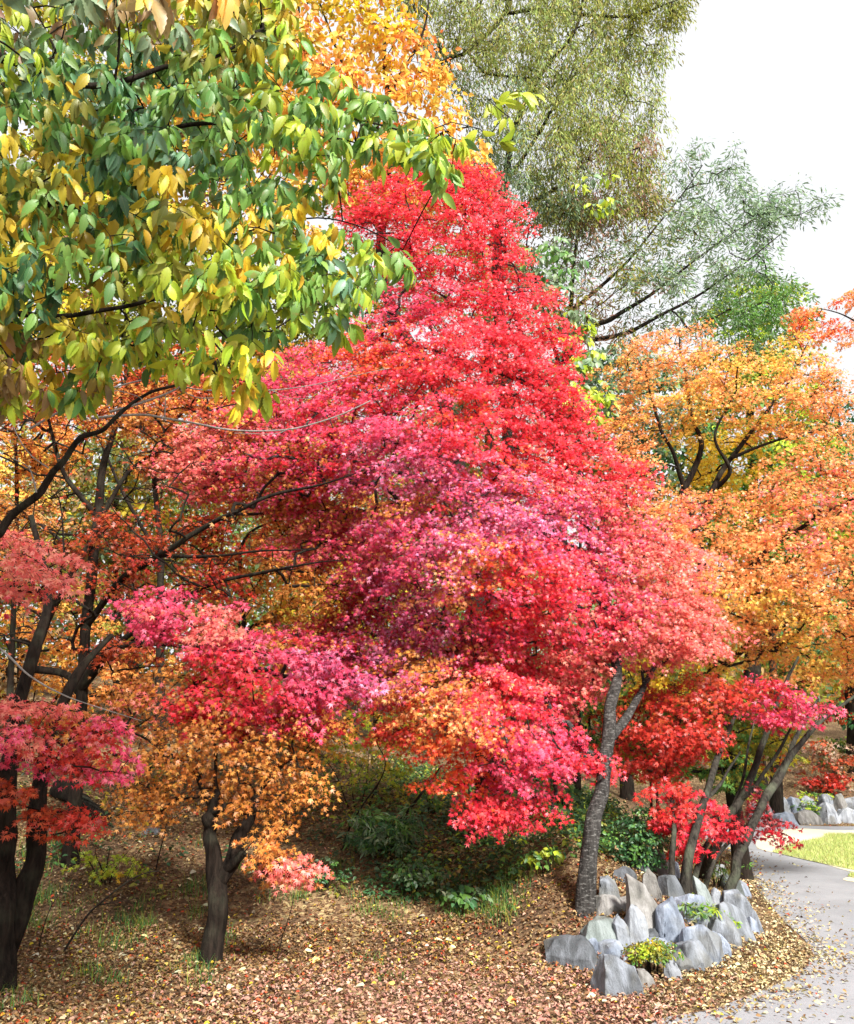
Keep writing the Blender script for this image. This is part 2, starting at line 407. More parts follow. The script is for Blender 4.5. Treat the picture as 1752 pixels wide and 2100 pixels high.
def place(P, A, N, S, tpl):
    A = A/(np.linalg.norm(A, axis=1)[:, None]+1e-9)
    N = N - A*np.sum(A*N, 1)[:, None]; N /= np.linalg.norm(N, axis=1)[:, None]+1e-9
    B = np.cross(A, N)
    T = tpl[0]
    V = P[:, None] + S[:, None, None]*(T[None, :, 0, None]*B[:, None]+T[None, :, 1, None]*A[:, None]+T[None, :, 2, None]*N[:, None])
    nv = len(T)
    F = tpl[1][None] + (np.arange(len(P))*nv)[:, None, None]
    uv = np.tile(tpl[2], (len(P), 1)) if len(tpl) > 2 else None
    return V.reshape(-1, 3), F.reshape(-1, tpl[1].shape[1]), nv, uv

# ------------------------------------------------------------------ leaf colours (linear albedo)
PAL = {
    'red':    [(.82, .036, .060), (.78, .026, .046), (.84, .075, .065), (.70, .018, .040), (.84, .06, .11)],
    'rose':   [(.82, .080, .170), (.74, .055, .140), (.84, .150, .250), (.64, .035, .100)],
    'purple': [(.60, .070, .19), (.70, .140, .30), (.46, .035, .11), (.76, .28, .44)],  # purple leaves, with lilac sky sheen put into their colour
    'coral':  [(.85, .22, .17), (.82, .16, .14), (.86, .32, .22), (.78, .11, .12)],
    'vermil': [(.82, .13, .035), (.78, .09, .025), (.84, .20, .04), (.68, .06, .02)],
    'orange': [(.84, .35, .11), (.82, .29, .08), (.85, .43, .16), (.78, .23, .06)],
    'brorange': [(.64, .26, .05), (.56, .20, .04), (.70, .33, .07), (.48, .15, .03)],
    'amber':  [(.84, .50, .09), (.82, .44, .07), (.85, .58, .12), (.78, .38, .06)],
    'yellow': [(.80, .55, .030), (.76, .48, .03), (.72, .56, .06)],
    'rust':   [(.44, .065, .022), (.36, .045, .018), (.52, .09, .025)],
    'brick':  [(.52, .035, .022), (.44, .025, .018), (.60, .055, .03)],
    'crimson': [(.42, .010, .022), (.33, .008, .018), (.52, .016, .03)],
    'maroon': [(.20, .014, .018), (.27, .022, .025)],
    'lime':   [(.40, .50, .035), (.48, .55, .05), (.32, .44, .03)],
    'green':  [(.11, .25, .055), (.085, .20, .045), (.16, .31, .06)],
    'deep':   [(.055, .15, .055), (.065, .18, .065), (.04, .12, .045)],
    'bluegreen': [(.14, .30, .16), (.11, .24, .13), (.19, .36, .21)],  # green leaves with the blue sheen of the sky painted in
    'olive':  [(.24, .25, .035), (.31, .31, .045), (.18, .19, .03)],
    'larch':  [(.30, .36, .09), (.23, .29, .07), (.42, .45, .11), (.17, .23, .07), (.28, .22, .08)],
    'tan':    [(.34, .22, .09), (.28, .17, .08), (.42, .28, .12)],
    'sage':   [(.20, .29, .16), (.26, .36, .20), (.16, .24, .14)],
    'pinkbr': [(.38, .21, .15), (.32, .17, .11), (.30, .24, .12)],
    'gold':   [(.52, .40, .035), (.60, .47, .04), (.44, .32, .028)],
    'brown':  [(.20, .10, .04), (.26, .14, .05), (.15, .075, .035)],
}
PALK = list(PAL)
def pick(keys, n, jit=.14):
    out = np.zeros((n, 3))
    keys = np.asarray(keys)
    for k in set(keys.tolist()):
        m = np.nonzero(keys == k)[0]; p = np.array(PAL[k])
        w = RNG.random((len(m), 3)); a = p[RNG.integers(len(p), size=len(m))]; b = p[RNG.integers(len(p), size=len(m))]
        t = RNG.random((len(m), 1)); out[m] = a*t+b*(1-t)
    out *= 1+jit*RNG.standard_normal((n, 1)); out *= 1+.06*RNG.standard_normal((n, 3))
    return np.clip(out, .004, .85)
def keys_at(anch, x, y, spread=55):
    """which tint the leaves have around each place: nearest listed clump of colour, with ragged borders"""
    ax = np.array([a[0] for a in anch], float); ay = np.array([a[1] for a in anch], float)
    w = np.array([a[3] if len(a) > 3 else 1.0 for a in anch])
    names = [a[2] for a in anch]
    x = np.asarray(x)+RNG.normal(0, spread, np.shape(x)); y = np.asarray(y)+RNG.normal(0, spread*.7, np.shape(y))
    d = np.hypot(x[:, None]-ax, (y[:, None]-ay)*1.25)/w
    i = d.argmin(1)
    return [names[j] if not isinstance(names[j], tuple) else names[j][RNG.integers(len(names[j]))] for j in i]

def scatter_poly(poly, n, Y0, T, lo=.15, front=0.0):
    xs = [p[0] for p in poly]; ys = [p[1] for p in poly]
    X = np.empty(0); Yp = np.empty(0)
    while len(X) < n:
        x = RNG.uniform(min(xs), max(xs), n*2); y = RNG.uniform(min(ys), max(ys), n*2)
        m = inside(poly, x, y); X = np.concatenate([X, x[m]]); Yp = np.concatenate([Yp, y[m]])
    X, Yp = X[:n], Yp[:n]
    e = edge_dist(poly, X, Yp)/F_*Y0
    th = np.minimum(T, lo+e*1.1)
    u = RNG.uniform(-1, 1, n); u = np.where(RNG.random(n) < front, -np.abs(u)**.4, u)
    return X, Yp, Y0 + u*th

# ------------------------------------------------------------------ tree builder
def dens(pts, step=.12):
    P = np.array([p[:3] for p in pts]); R = np.array([p[3] for p in pts])
    S = np.concatenate([P, R[:, None]], 1)
    L = smooth_line(list(S), 8)
    return np.array(L)
def tree(name, label, cat, stems, crown_specs, bark=M_BARK, lmat=M_LEAF, group=None, trunk_name='trunk', crown_name='crown', sides=10,
         twig=.0030, grow=.46, arch=.10, flare=True, rough=.05, S=1.0, shape='spray'):
    """stems: list of polylines (px, py, Y or None for the ground, radius m).
    crown_specs: list of dicts poly,Y,T,n,per,r,leaf,size,anch ..."""
    pol = []
    for s in stems:
        pts = []
        for (px, py, Y, r) in s:
            if Y is None: p = ground(px, py) - np.array([0, 0, .06 if r < .03 else .22])
            elif isinstance(Y, tuple):
                Y = (Y[0]*S,)+tuple(Y[1:])                      # (depth,): on the ground at that depth; (depth, z): at that height
                x = float(at(px, 1550, Y[0])[0]); p = np.array([x, Y[0], float(height(x, Y[0]))-.06 if len(Y) < 2 else Y[1]])
            else: p = at(px, py, Y*S)
            pts.append((*p, r*S))
        pol.append(dens(pts))
    base = pol[0][0, :3].copy()
    root = empty(name, base); tag(root, label, cat, group)
    tb = Tubes(); nodes = []; par = []; fix = []
    for k, L in enumerate(pol):
        R = L[:, 3].copy()
        if flare and k == 0 or (flare and stems[k][0][2] is None):
            h = np.arange(len(R)); R = R*(1+.85*np.exp(-h/2.4))
        m = max(2, int(np.linalg.norm(np.diff(L[:, :3], axis=0), axis=1).sum()/.05))
        m = min(m, 160)
        t = np.linspace(0, len(L)-1, m); P = np.stack([np.interp(t, np.arange(len(L)), L[:, c]) for c in range(3)], 1); R = np.interp(t, np.arange(len(L)), R)
        wob = np.minimum(t/8, 1)[:, None]; wv = np.array([noise.noise_vector(Vector((q*.16+k*7.1, k*3.3+base[0], base[1]))) for q in t]); P = P + wob*wv*(.035*S+.35*R[:, None])
        tb.add(P, R, sides if R.max() > .03 else 6, rough=rough)
        q = max(1, m//24)
        for i in range(m//4 if k == 0 and m > 12 else 0, m, q): nodes.append(P[i]); par.append(-1); fix.append(R[i])
    br = tb; cV, cF, cC, cU, cn = [], [], [], [], 0
    for spec in crown_specs:
        n = spec['n']; Y0 = spec['Y']*S
        X, Yp, D = scatter_poly(spec['poly'], n, Y0, spec.get('T', 1.0), front=spec.get('front', .25))
        if shape == 'spray': X = X + RNG.normal(0, spec.get('fray', 16), n); Yp = Yp + RNG.normal(0, 5, n)
        C = at(X, Yp, D)
        gz = height(C[:, 0], C[:, 1]); C[:, 2] = np.maximum(C[:, 2], gz+.15)
        # skeleton
        N0 = np.array(nodes)
        order = np.argsort([np.min(np.linalg.norm(N0-c, axis=1)) for c in C])
        pos = np.zeros((len(nodes)+n*8+10, 3)); pos[:len(nodes)] = N0; cnt = len(nodes)
        parent = list(par); ends = []; chains = []
        nb = n if spec.get('allbranch', True) else n//2
        for i in order[:nb]:
            c = C[i]; d = c-pos[:cnt]; L = np.linalg.norm(d, axis=1)
            cost = L + .8*np.maximum(0, -d[:, 2]) + .5*np.maximum(0, np.abs(d[:, 2])-L*.85)
            j = int(cost.argmin()); p0 = pos[j]; ln = L[j]
            k = int(min(7, max(2, ln/.22)))
            jit = RNG.normal(0, .06*ln, 3)
            mid = (p0+c)/2 + jit + np.array([0, 0, arch*ln])
            ch = [j]
            for q in range(1, k+1):
                t = q/k; pos[cnt] = (1-t)**2*p0+2*t*(1-t)*mid+t*t*c
                parent.append(ch[-1]); ch.append(cnt); cnt += 1
            chains.append(ch)
        w = np.zeros(cnt)
        for ch in chains: w[ch[-1]] += 1
        for i in range(cnt-1, -1, -1):
            if parent[i] >= 0: w[parent[i]] += w[i]
        rad = twig*np.maximum(w, .3)**grow
        nf = len(fix); rad[:nf] = fix
        for ch in chains:
            r = rad[ch].copy(); r[0] = min(rad[ch[0]], rad[ch[1]]*1.15)
            br.add(pos[ch], r, 5 if r.max() > .008 else 4, cap=False)
        # leaves
        per = spec['per']; r = spec.get('r', .28)*S
        cen = np.mean(C, 0)
        out = C-cen; out[:, 2] *= .2; out /= np.linalg.norm(out, axis=1)[:, None]+1e-6
        tocam = EYE-C; tocam[:, 2] = 0; tocam /= np.linalg.norm(tocam, axis=1)[:, None]
        SN = np.array([0, 0, 1.0])*(1.0 if shape == 'spray' else spec.get('up', .75)) + out*(.30 if shape == 'spray' else .35) + tocam*(.12 if shape == 'spray' else spec.get('face', .35)) + RNG.normal(0, .20, (n, 3))
        SN /= np.linalg.norm(SN, axis=1)[:, None]
        e1 = (out*.8+tocam*.3 + RNG.normal(0, .55, (n, 3))) if shape == 'spray' else RNG.normal(0, 1, (n, 3)); e1 = e1-SN*np.sum(e1*SN, 1)[:, None]; e1 /= np.linalg.norm(e1, axis=1)[:, None]; e2 = np.cross(SN, e1)
        ns = np.repeat(np.arange(n), per); m = len(ns)
        rs = r*RNG.uniform(.7, 1.3, n)
        th = RNG.uniform(0, 2*math.pi, m); q = np.sqrt(RNG.random(m))*rs[ns]
        el = spec.get('el', .6 if shape == 'spray' else .75); rs = rs*(1.45 if shape == 'spray' else 1)
        P = C[ns] + e1[ns]*(q*np.cos(th))[:, None] + e2[ns]*(q*np.sin(th)*el)[:, None] + SN[ns]*RNG.normal(0, spec.get('thick', .12)*r, m)[:, None]
        P[:, 2] -= spec.get('droop', .35)*q*q/np.maximum(rs[ns], .05)
        radial = e1[ns]*np.cos(th)[:, None]+e2[ns]*np.sin(th)[:, None]
        A = radial + RNG.normal(0, .5, (m, 3)) + np.array([0, 0, -spec.get('hang', .45)])
        Nn = SN[ns]*.75 + RNG.normal(0, spec.get('nj', .45), (m, 3)) + (tocam[ns]*spec.get('face', .35)*1.1 if shape == 'spray' else 0)
        LS = spec['size']*RNG.uniform(.65, 1.25, m)
        V, F, nv, uv = place(P, A, Nn, LS, spec['leaf'])
        cx, cy = proj(C)
        ks = np.array(keys_at(spec['anch'], cx, cy, spec.get('spread', 50)), dtype=object)
        kk = ks[ns]
        lx, ly = proj(P); mixm = RNG.random(m) < spec.get('mix', .2)
        if mixm.any(): kk = kk.copy(); kk[mixm] = np.array(keys_at(spec['anch'], lx[mixm], ly[mixm], 70), dtype=object)
        col = pick(kk, m, spec.get('jit', .16))
        cV.append(V); cF.append(F+cn); cC.append(np.repeat(col, nv, 0)); cU.append(uv); cn += len(V)
        if spec.get('twigs', True):
            for i in range(n):
                for _ in range(2):
                    a = RNG.uniform(0, 2*math.pi); L = rs[i]*.8
                    e = C[i]+e1[i]*L*math.cos(a)+e2[i]*L*math.sin(a)*el
                    mdp = (C[i]+e)/2; e = e-np.array([0, 0, .25*L])
                    br.add([C[i], mdp, e], [twig*.8, twig*.6, twig*.3], 3, cap=False)
    br.build(trunk_name, bark, root, base)
    if cV: mesh_obj(crown_name, np.concatenate(cV), np.concatenate(cF), lmat, root, col=np.concatenate(cC), uv=np.concatenate(cU) if cU[0] is not None else None, base=base)
    return root

def ell(cx, cy, rx, ry, n=16, w=.12):
    return [(cx+rx*(1+w*math.sin(3*t+cx))*math.cos(t), cy+ry*(1+w*math.cos(2*t+cy))*math.sin(t)) for t in np.arange(n)*2*math.pi/n]

# ================================================================== TREES
# --- the big red maple in the middle
RED_POLY = [(1000, 345), (1060, 420), (1075, 500), (1060, 560), (1140, 590), (1145, 650), (1165, 720), (1200, 800), (1205, 880), (1250, 930), (1310, 975),
            (1290, 1030), (1330, 1090), (1400, 1120), (1420, 1170), (1400, 1210), (1480, 1250), (1500, 1310), (1440, 1350), (1290, 1370), (1240, 1400), (1170, 1430),
            (1120, 1480), (1060, 1440), (960, 1420), (900, 1430), (820, 1400), (780, 1440), (640, 1400), (560, 1330), (480, 1290), (600, 1280), (700, 1250), (660, 1180), (560, 1120), (640, 1060), (520, 1040), (400, 1010), (330, 950),
            (400, 860), (520, 800), (580, 720), (700, 680), (780, 610), (820, 520), (700, 440), (760, 380), (860, 340)]
RED_LOW = [(760, 1330), (960, 1360), (1100, 1380), (1150, 1470), (1220, 1550), (1250, 1600), (1180, 1580), (1130, 1595), (1100, 1640), (1055, 1700), (1000, 1690), (955, 1690), (960, 1610), (900, 1610), (885, 1500), (800, 1510), (760, 1430)]
RED_A = [(1000, 420, 'red', 1.3), (820, 450, 'red'), (1040, 620, 'red', 1.4), (850, 640, 'rose'), (960, 580, 'red'), (900, 700, 'red', 1.3), (760, 740, 'vermil'), (1080, 740, 'red', 1.3), (1150, 840, 'red', 1.2),
         (640, 800, 'rose'), (760, 830, 'rose', 1.1), (900, 820, 'red'), (640, 900, 'red'), (560, 860, 'rose'), (840, 900, 'rose'), (1000, 900, 'red', 1.4), (1150, 940, 'red'), (950, 850, 'vermil', .7), (740, 930, 'purple', .9), (860, 970, 'purple', .9), (500, 950, 'rose'),
         (430, 930, 'coral'), (600, 990, 'brorange', .8), (1080, 1000, 'vermil', .6), (960, 1030, 'purple', 1.2), (1080, 1060, 'purple', 1.2), (1200, 1000, 'coral'), (1260, 980, 'red', .8), (1230, 1060, 'rose', 1.0), (1180, 1110, 'purple', .7), (820, 1050, 'brorange', .7),
         (700, 1090, 'rose'), (800, 1110, 'rose', 1.0), (620, 1110, 'coral', .7), (860, 1180, 'purple', .8), (760, 1180, 'rose', .9), (960, 1180, 'orange', .9), (1020, 1170, 'vermil', .9), (930, 1210, 'orange', .6), (1080, 1180, 'red', 1.2), (1200, 1180, 'red', 1.0), (1320, 1150, 'coral', 1.3),
         (720, 1280, 'crimson', .9), (620, 1260, 'brorange', .8), (880, 1270, 'purple', 1.0), (980, 1290, 'rose', 1.0), (1120, 1270, 'red', 1.2), (1250, 1260, 'rose'), (1400, 1270, 'coral', 1.2), (880, 1370, 'brorange', .8), (740, 1360, 'purple', .8), (600, 1320, 'rose'), (1050, 1360, 'red'), (960, 1380, 'coral', .7),
         (1180, 1350, 'coral'), (1300, 1340, 'coral'), (960, 1470, 'orange', .8), (1040, 1430, 'red'), (880, 1460, 'orange', .7), (820, 1470, 'brick', .8), (1040, 1560, 'rose', 1.1), (1120, 1540, 'rose'), (960, 1560, 'vermil', .8), (1000, 1660, 'red', .9), (930, 1590, 'vermil', .5), (1190, 1570, 'red', .8)]
tree('maple_tree', 'tall bright red and crimson maple filling the centre, grey banded trunk beside the rocks', 'tree',
     [[(1197, 1872, None, .068), (1214, 1720, 7.2, .066), (1234, 1600, 7.35, .060), (1250, 1480, 7.6, .056), (1264, 1370, 8.0, .050), (1240, 1200, 8.6, .065), (1180, 1000, 8.7, .052), (1110, 800, 8.7, .038), (1040, 600, 8.7, .022), (1005, 420, 8.7, .010)],
      [(1246, 1520, 7.5, .045), (1300, 1450, 8.0, .036), (1340, 1380, 8.8, .026), (1400, 1290, 9.2, .012)],
      [(1250, 1290, 8.45, .045), (1150, 1240, 8.3, .034), (1040, 1250, 8.2, .024), (940, 1290, 8.1, .014)],
      [(1225, 1150, 8.65, .045), (1080, 1080, 8.3, .036), (900, 1000, 8.0, .026), (700, 940, 7.7, .014)],
      [(1110, 800, 8.7, .03), (960, 740, 8.4, .02), (800, 700, 8.2, .012)]],
     [dict(poly=RED_POLY, Y=8.3, T=1.5, n=2600, per=72, r=.24, leaf=MAPLE, size=.040, anch=RED_A, mix=.4, spread=55, face=.7, front=.4, thick=.08),
      dict(poly=RED_LOW, Y=7.5, T=.7, n=310, per=60, r=.18, leaf=MAPLE, size=.040, anch=RED_A, mix=.4, spread=45, face=.7, front=.2, fray=22)],
     bark=M_BARK_GREY, sides=14, S=1.1)

# --- small orange-brown maple, dark forked trunk
tree('maple_tree', 'small orange-brown maple with a dark stubby forked trunk on the leaf litter', 'tree',
     [[(432, 1978, None, .074), (436, 1900, 6.45, .068), (446, 1800, 6.5, .066), (434, 1730, 6.5, .048), (430, 1680, 6.5, .048), (442, 1655, 6.55, .045), (447, 1610, 6.6, .016), (440, 1520, 6.6, .011), (430, 1420, 6.6, .007)],
      [(448, 1815, 6.5, .055), (478, 1770, 6.5, .058), (496, 1710, 6.55, .046), (520, 1650, 6.6, .036), (560, 1590, 6.7, .026), (620, 1545, 6.9, .010), (660, 1520, 7.0, .004)],
      [(462, 1785, 6.5, .040), (480, 1776, 6.42, .036), (494, 1757, 6.38, .030)],
      [(436, 1668, 6.5, .032), (450, 1668, 6.42, .026), (458, 1650, 6.38, .02)],
      [(436, 1655, 6.55, .03), (400, 1590, 6.6, .018), (330, 1530, 6.6, .010), (260, 1500, 6.6, .006)]],
     [dict(poly=[(230, 1600), (190, 1520), (240, 1430), (330, 1370), (430, 1360), (560, 1420), (640, 1440), (700, 1480), (650, 1520), (640, 1640), (590, 1680), (520, 1690), (470, 1650), (430, 1630), (400, 1600), (330, 1700), (240, 1690)], Y=6.7, T=.7, n=215, per=36, r=.17, leaf=MAPLE, size=.040,
           anch=[(300, 1600, 'brorange', 1.4), (450, 1550, 'brorange', 1.6), (600, 1560, 'brorange', 1.3), (400, 1430, 'brorange'), (560, 1450, 'orange', .7), (250, 1480, 'coral', .6), (270, 1650, 'gold', .5)], front=.1, thick=.3, face=.7),
      dict(poly=[(525, 1705), (570, 1690), (640, 1750), (652, 1800), (560, 1808), (520, 1785)], Y=6.2, T=.25, fray=8, n=30, per=36, r=.13, leaf=MAPLE, size=.040,
           anch=[(520, 1750, 'brorange', 1.3), (630, 1770, 'coral', .9), (600, 1740, 'brick', .7)], face=.8),
      dict(poly=[(450, 1640), (520, 1640), (500, 1730), (478, 1735)], Y=6.3, T=.15, n=5, per=26, r=.10, leaf=MAPLE, size=.040, anch=[(480, 1700, 'brorange')], face=.8)],
     sides=16, rough=.09, S=1.15)

# --- twin-trunk maple at the left edge
tree('maple_tree', 'coral-pink maple with two thick dark trunks joined low at the left edge', 'tree',
     [[(-12, 2035, None, .12), (0, 1900, 6.05, .105), (2, 1760, 6.1, .085), (8, 1640, 6.15, .074), (28, 1500, 6.3, .052), (70, 1350, 6.5, .045), (100, 1200, 6.7, .03), (60, 1060, 6.8, .02)],
      [(8, 1960, 6.15, .065), (42, 1860, 6.15, .078), (68, 1740, 6.2, .066), (88, 1620, 6.3, .056), (110, 1500, 6.45, .04), (150, 1390, 6.6, .035), (230, 1300, 6.8, .02)],
      [(12, 1640, 6.15, .05), (-80, 1500, 6.1, .04), (-160, 1300, 6.1, .03), (-200, 1100, 6.1, .02)]],
     [dict(poly=[(-220, 1060), (0, 1090), (60, 1090), (150, 1140), (165, 1190), (110, 1230), (40, 1250), (-60, 1240), (-220, 1260)], Y=5.7, T=.5, n=62, per=50, r=.17, leaf=MAPLE, size=.046, anch=[(0, 1150, 'coral', 1.5), (100, 1200, 'coral'), (-80, 1220, 'rose')], face=.7),
      dict(poly=[(-220, 1430), (60, 1440), (150, 1445), (210, 1480), (240, 1540), (300, 1600), (220, 1595), (150, 1580), (60, 1575), (0, 1560), (-220, 1580)], Y=5.7, T=.4, n=80, per=46, r=.16, leaf=MAPLE, size=.043,
           anch=[(60, 1470, 'coral', 1.3), (170, 1530, 'brick', .9), (40, 1560, 'rose'), (250, 1590, 'rose', .8), (180, 1460, 'brorange', .6), (-60, 1500, 'coral')], face=.7),
      dict(poly=[(-100, 1600), (60, 1610), (140, 1650), (200, 1690), (100, 1712), (30, 1670), (-100, 1650)], Y=5.75, T=.25, n=24, per=38, r=.13, leaf=MAPLE, size=.043, anch=[(60, 1650, 'rust', 1.2), (170, 1690, 'brick', .8)], face=.8)],
     sides=16, rough=.10, S=1.1)

# --- dark many-limbed maple on the slope behind, limbs fanning to the right
tree('maple_tree', 'many-limbed rust-red maple on the left slope, long dark limb reaching right', 'tree',
     [[(170, 1550, (9.1,), 0.0560), (168, 1440, 8.9, 0.0560), (178, 1300, 8.9, 0.0560), (192, 1150, 9.0, 0.0555), (205, 1000, 9.0, 0.0459), (235, 880, 9.1, 0.0296), (260, 760, 9.1, 0.0148)],
      [(160, 1420, 8.9, 0.0518), (200, 1365, 8.7, 0.0629), (240, 1325, 8.5, 0.0370), (330, 1320, 8.3, 0.0222), (450, 1350, 8.1, 0.0044)],
      [(180, 1280, 8.9, 0.0370), (250, 1190, 8.5, 0.0355), (330, 1140, 8.2, 0.0311), (400, 1090, 8.0, 0.0266), (480, 1045, 7.8, 0.0207), (620, 1000, 7.6, 0.0133), (760, 960, 7.5, 0.0030)],
      [(60, 1370, 8.9, 0.0444), (130, 1380, 8.9, 0.0370), (165, 1410, 8.9, 0.0333)],
      [(60, 1372, 8.9, 0.0444), (110, 1250, 8.8, 0.0407), (160, 1160, 8.8, 0.0333), (230, 1020, 8.8, 0.0259), (300, 940, 8.8, 0.0163), (430, 880, 8.7, 0.0037)],
      [(240, 1320, 8.5, 0.0296), (420, 1200, 8.2, 0.0207), (560, 1170, 8.0, 0.0148), (720, 1150, 7.8, 0.0030)],
      [(200, 1060, 9.0, 0.0333), (140, 980, 8.9, 0.0259), (100, 860, 8.8, 0.0163), (90, 760, 8.8, 0.0037)],
      [(330, 1140, 8.2, 0.0222), (420, 1140, 8.0, 0.0163), (560, 1130, 7.8, 0.0089), (680, 1120, 7.7, 0.0022)]],
     [dict(poly=[(250, 1240), (330, 1190), (420, 1230), (560, 1330), (690, 1350), (790, 1380), (770, 1410), (690, 1430), (660, 1490), (560, 1500), (440, 1510), (370, 1450), (400, 1370), (300, 1290)], Y=7.2, T=.5, n=170, per=56, r=.20, leaf=MAPLE, size=.045,
           anch=[(330, 1240, 'rose', 1.1), (430, 1270, 'coral'), (530, 1330, 'rose'), (700, 1380, 'purple', .9), (450, 1430, 'red', 1.3), (560, 1440, 'crimson', 1.3), (650, 1420, 'rose')], face=.7),
      dict(poly=[(-150, 980), (40, 1020), (120, 1050), (300, 1050), (440, 1060), (520, 1150), (540, 1240), (430, 1220), (300, 1200), (250, 1240), (140, 1150), (-150, 1090)], Y=8.5, T=.8, n=110, per=48, r=.22, leaf=MAPLE, size=.043,
           anch=[(300, 1090, 'rust', 1.4), (420, 1170, 'brick', 1.2), (480, 1220, 'brick'), (200, 1120, 'rust'), (60, 1060, 'brorange')], face=.4),
      dict(poly=[(0, 740), (300, 760), (600, 760), (640, 860), (560, 960), (700, 1060), (620, 1120), (480, 1020), (380, 1010), (340, 900), (200, 860), (0, 850)], Y=8.8, T=1.0, n=220, per=46, r=.24, leaf=MAPLE, size=.043,
           anch=[(150, 790, 'rust'), (300, 840, 'brorange', 1.2), (440, 860, 'rust', 1.2), (500, 930, 'brorange'), (580, 1060, 'brorange', 1.3), (640, 1020, 'rust')], face=.3),
      dict(poly=[(-60, 800), (300, 800), (640, 900), (720, 1150), (560, 1330), (200, 1380), (-60, 1300)], Y=8.6, T=1.2, n=420, per=3, r=.3, leaf=MAPLE, size=.05, anch=[(300, 1000, 'rust'), (500, 1100, 'brorange')], face=.3),
      dict(poly=[(230, 1290), (330, 1330), (420, 1330), (500, 1300), (700, 1260), (720, 1200), (560, 1150), (640, 1320), (560, 1380), (420, 1360), (200, 1350)], Y=8.4, T=.7, n=60, per=36, r=.2, leaf=MAPLE, size=.05, anch=[(300, 1330, 'rust'), (600, 1250, 'brorange'), (450, 1330, 'brick')], face=.3)],
     sides=12, S=1.06, twig=.0045)

# --- crimson many-stemmed maple growing from the rocks
tree('maple_tree', 'dark red many-stemmed maple growing out of the grey rocks', 'tree',
     [[(1392, 1848, None, 0.0484), (1418, 1760, 7.5, 0.0390), (1442, 1650, 7.8, 0.0328), (1480, 1540, 8.2, 0.0250), (1508, 1450, 8.7, 0.0172), (1540, 1380, 8.9, 0.0094)],
      [(1425, 1800, None, 0.0468), (1470, 1725, 8.7, 0.0406), (1520, 1640, 8.8, 0.0390), (1560, 1540, 8.9, 0.0312), (1590, 1450, 9.0, 0.0234), (1640, 1350, 9.1, 0.0125)],
      [(1375, 1835, None, 0.0273), (1385, 1740, 7.6, 0.0234), (1375, 1640, 7.9, 0.0187), (1370, 1560, 8.5, 0.0140), (1400, 1450, 8.6, 0.0094)],
      [(1442, 1650, 7.8, 0.0203), (1480, 1600, 8.4, 0.0156), (1520, 1540, 8.5, 0.0094)],
      [(1520, 1640, 8.8, 0.0234), (1555, 1600, 8.7, 0.0218), (1610, 1520, 8.6, 0.0140), (1640, 1450, 8.6, 0.0078)],
      [(1410, 1835, None, .024), (1450, 1740, 8.0, .02), (1500, 1660, 8.8, .017), (1530, 1560, 9, .013), (1545, 1470, 9.1, .008)],
      [(1440, 1835, None, .022), (1470, 1760, 8.4, .018), (1530, 1690, 9, .015), (1600, 1570, 9.1, .012), (1680, 1470, 9.2, .007)]],
     [dict(poly=[(1250, 1440), (1340, 1400), (1450, 1385), (1560, 1400), (1640, 1410), (1692, 1455), (1650, 1480), (1580, 1480), (1500, 1470), (1470, 1530), (1420, 1560), (1350, 1600), (1290, 1570), (1250, 1530)], Y=8.4, T=.7, n=185, per=42, r=.19, leaf=MAPLE, size=.046,
           anch=[(1300, 1480, 'brick', 1.2), (1400, 1480, 'brick', 1.2), (1450, 1420, 'rust', 1.0), (1530, 1420, 'brick'), (1630, 1455, 'rose', 1.0), (1560, 1440, 'crimson'), (1360, 1560, 'brick'), (1260, 1450, 'rust', .8)], face=.6),
      dict(poly=[(1340, 1590), (1400, 1600), (1440, 1640), (1530, 1695), (1500, 1712), (1430, 1690), (1435, 1765), (1400, 1755), (1350, 1690)], Y=7.9, T=.25, n=52, per=42, r=.13, leaf=MAPLE, size=.046,
           anch=[(1380, 1620, 'brick', .8), (1440, 1660, 'red', 1.2), (1500, 1700, 'crimson'), (1400, 1730, 'red')], face=.7)],
     bark=M_BARK_RED, sides=12, rough=.08, S=1.12)
tree('maple_tree', 'slender maple at the outer edge of the rocks, stem curving right with sparse maroon leaves', 'tree',
     [[(1478, 1872, None, .055), (1500, 1810, 7.4, .042), (1520, 1750, 7.5, .038), (1552, 1680, 7.75, .034), (1590, 1600, 8.1, .036), (1640, 1525, 8.2, .026), (1700, 1465, 8.3, .018), (1790, 1400, 8.4, .010)],
      [(1556, 1668, 7.8, .026), (1600, 1590, 8.3, .026), (1640, 1500, 8.5, .02), (1680, 1430, 8.7, .012)]],
     [dict(poly=[(1515, 1610), (1560, 1620), (1600, 1650), (1600, 1690), (1640, 1722), (1590, 1735), (1540, 1725), (1520, 1690)], Y=8.1, T=.25, n=30, per=22, r=.12, leaf=MAPLE, size=.042, anch=[(1560, 1670, 'maroon', 1.4), (1620, 1720, 'crimson', .7), (1590, 1640, 'maroon')], face=.5)],
     bark=M_BARK_RED, sides=12, rough=.08, S=1.17)

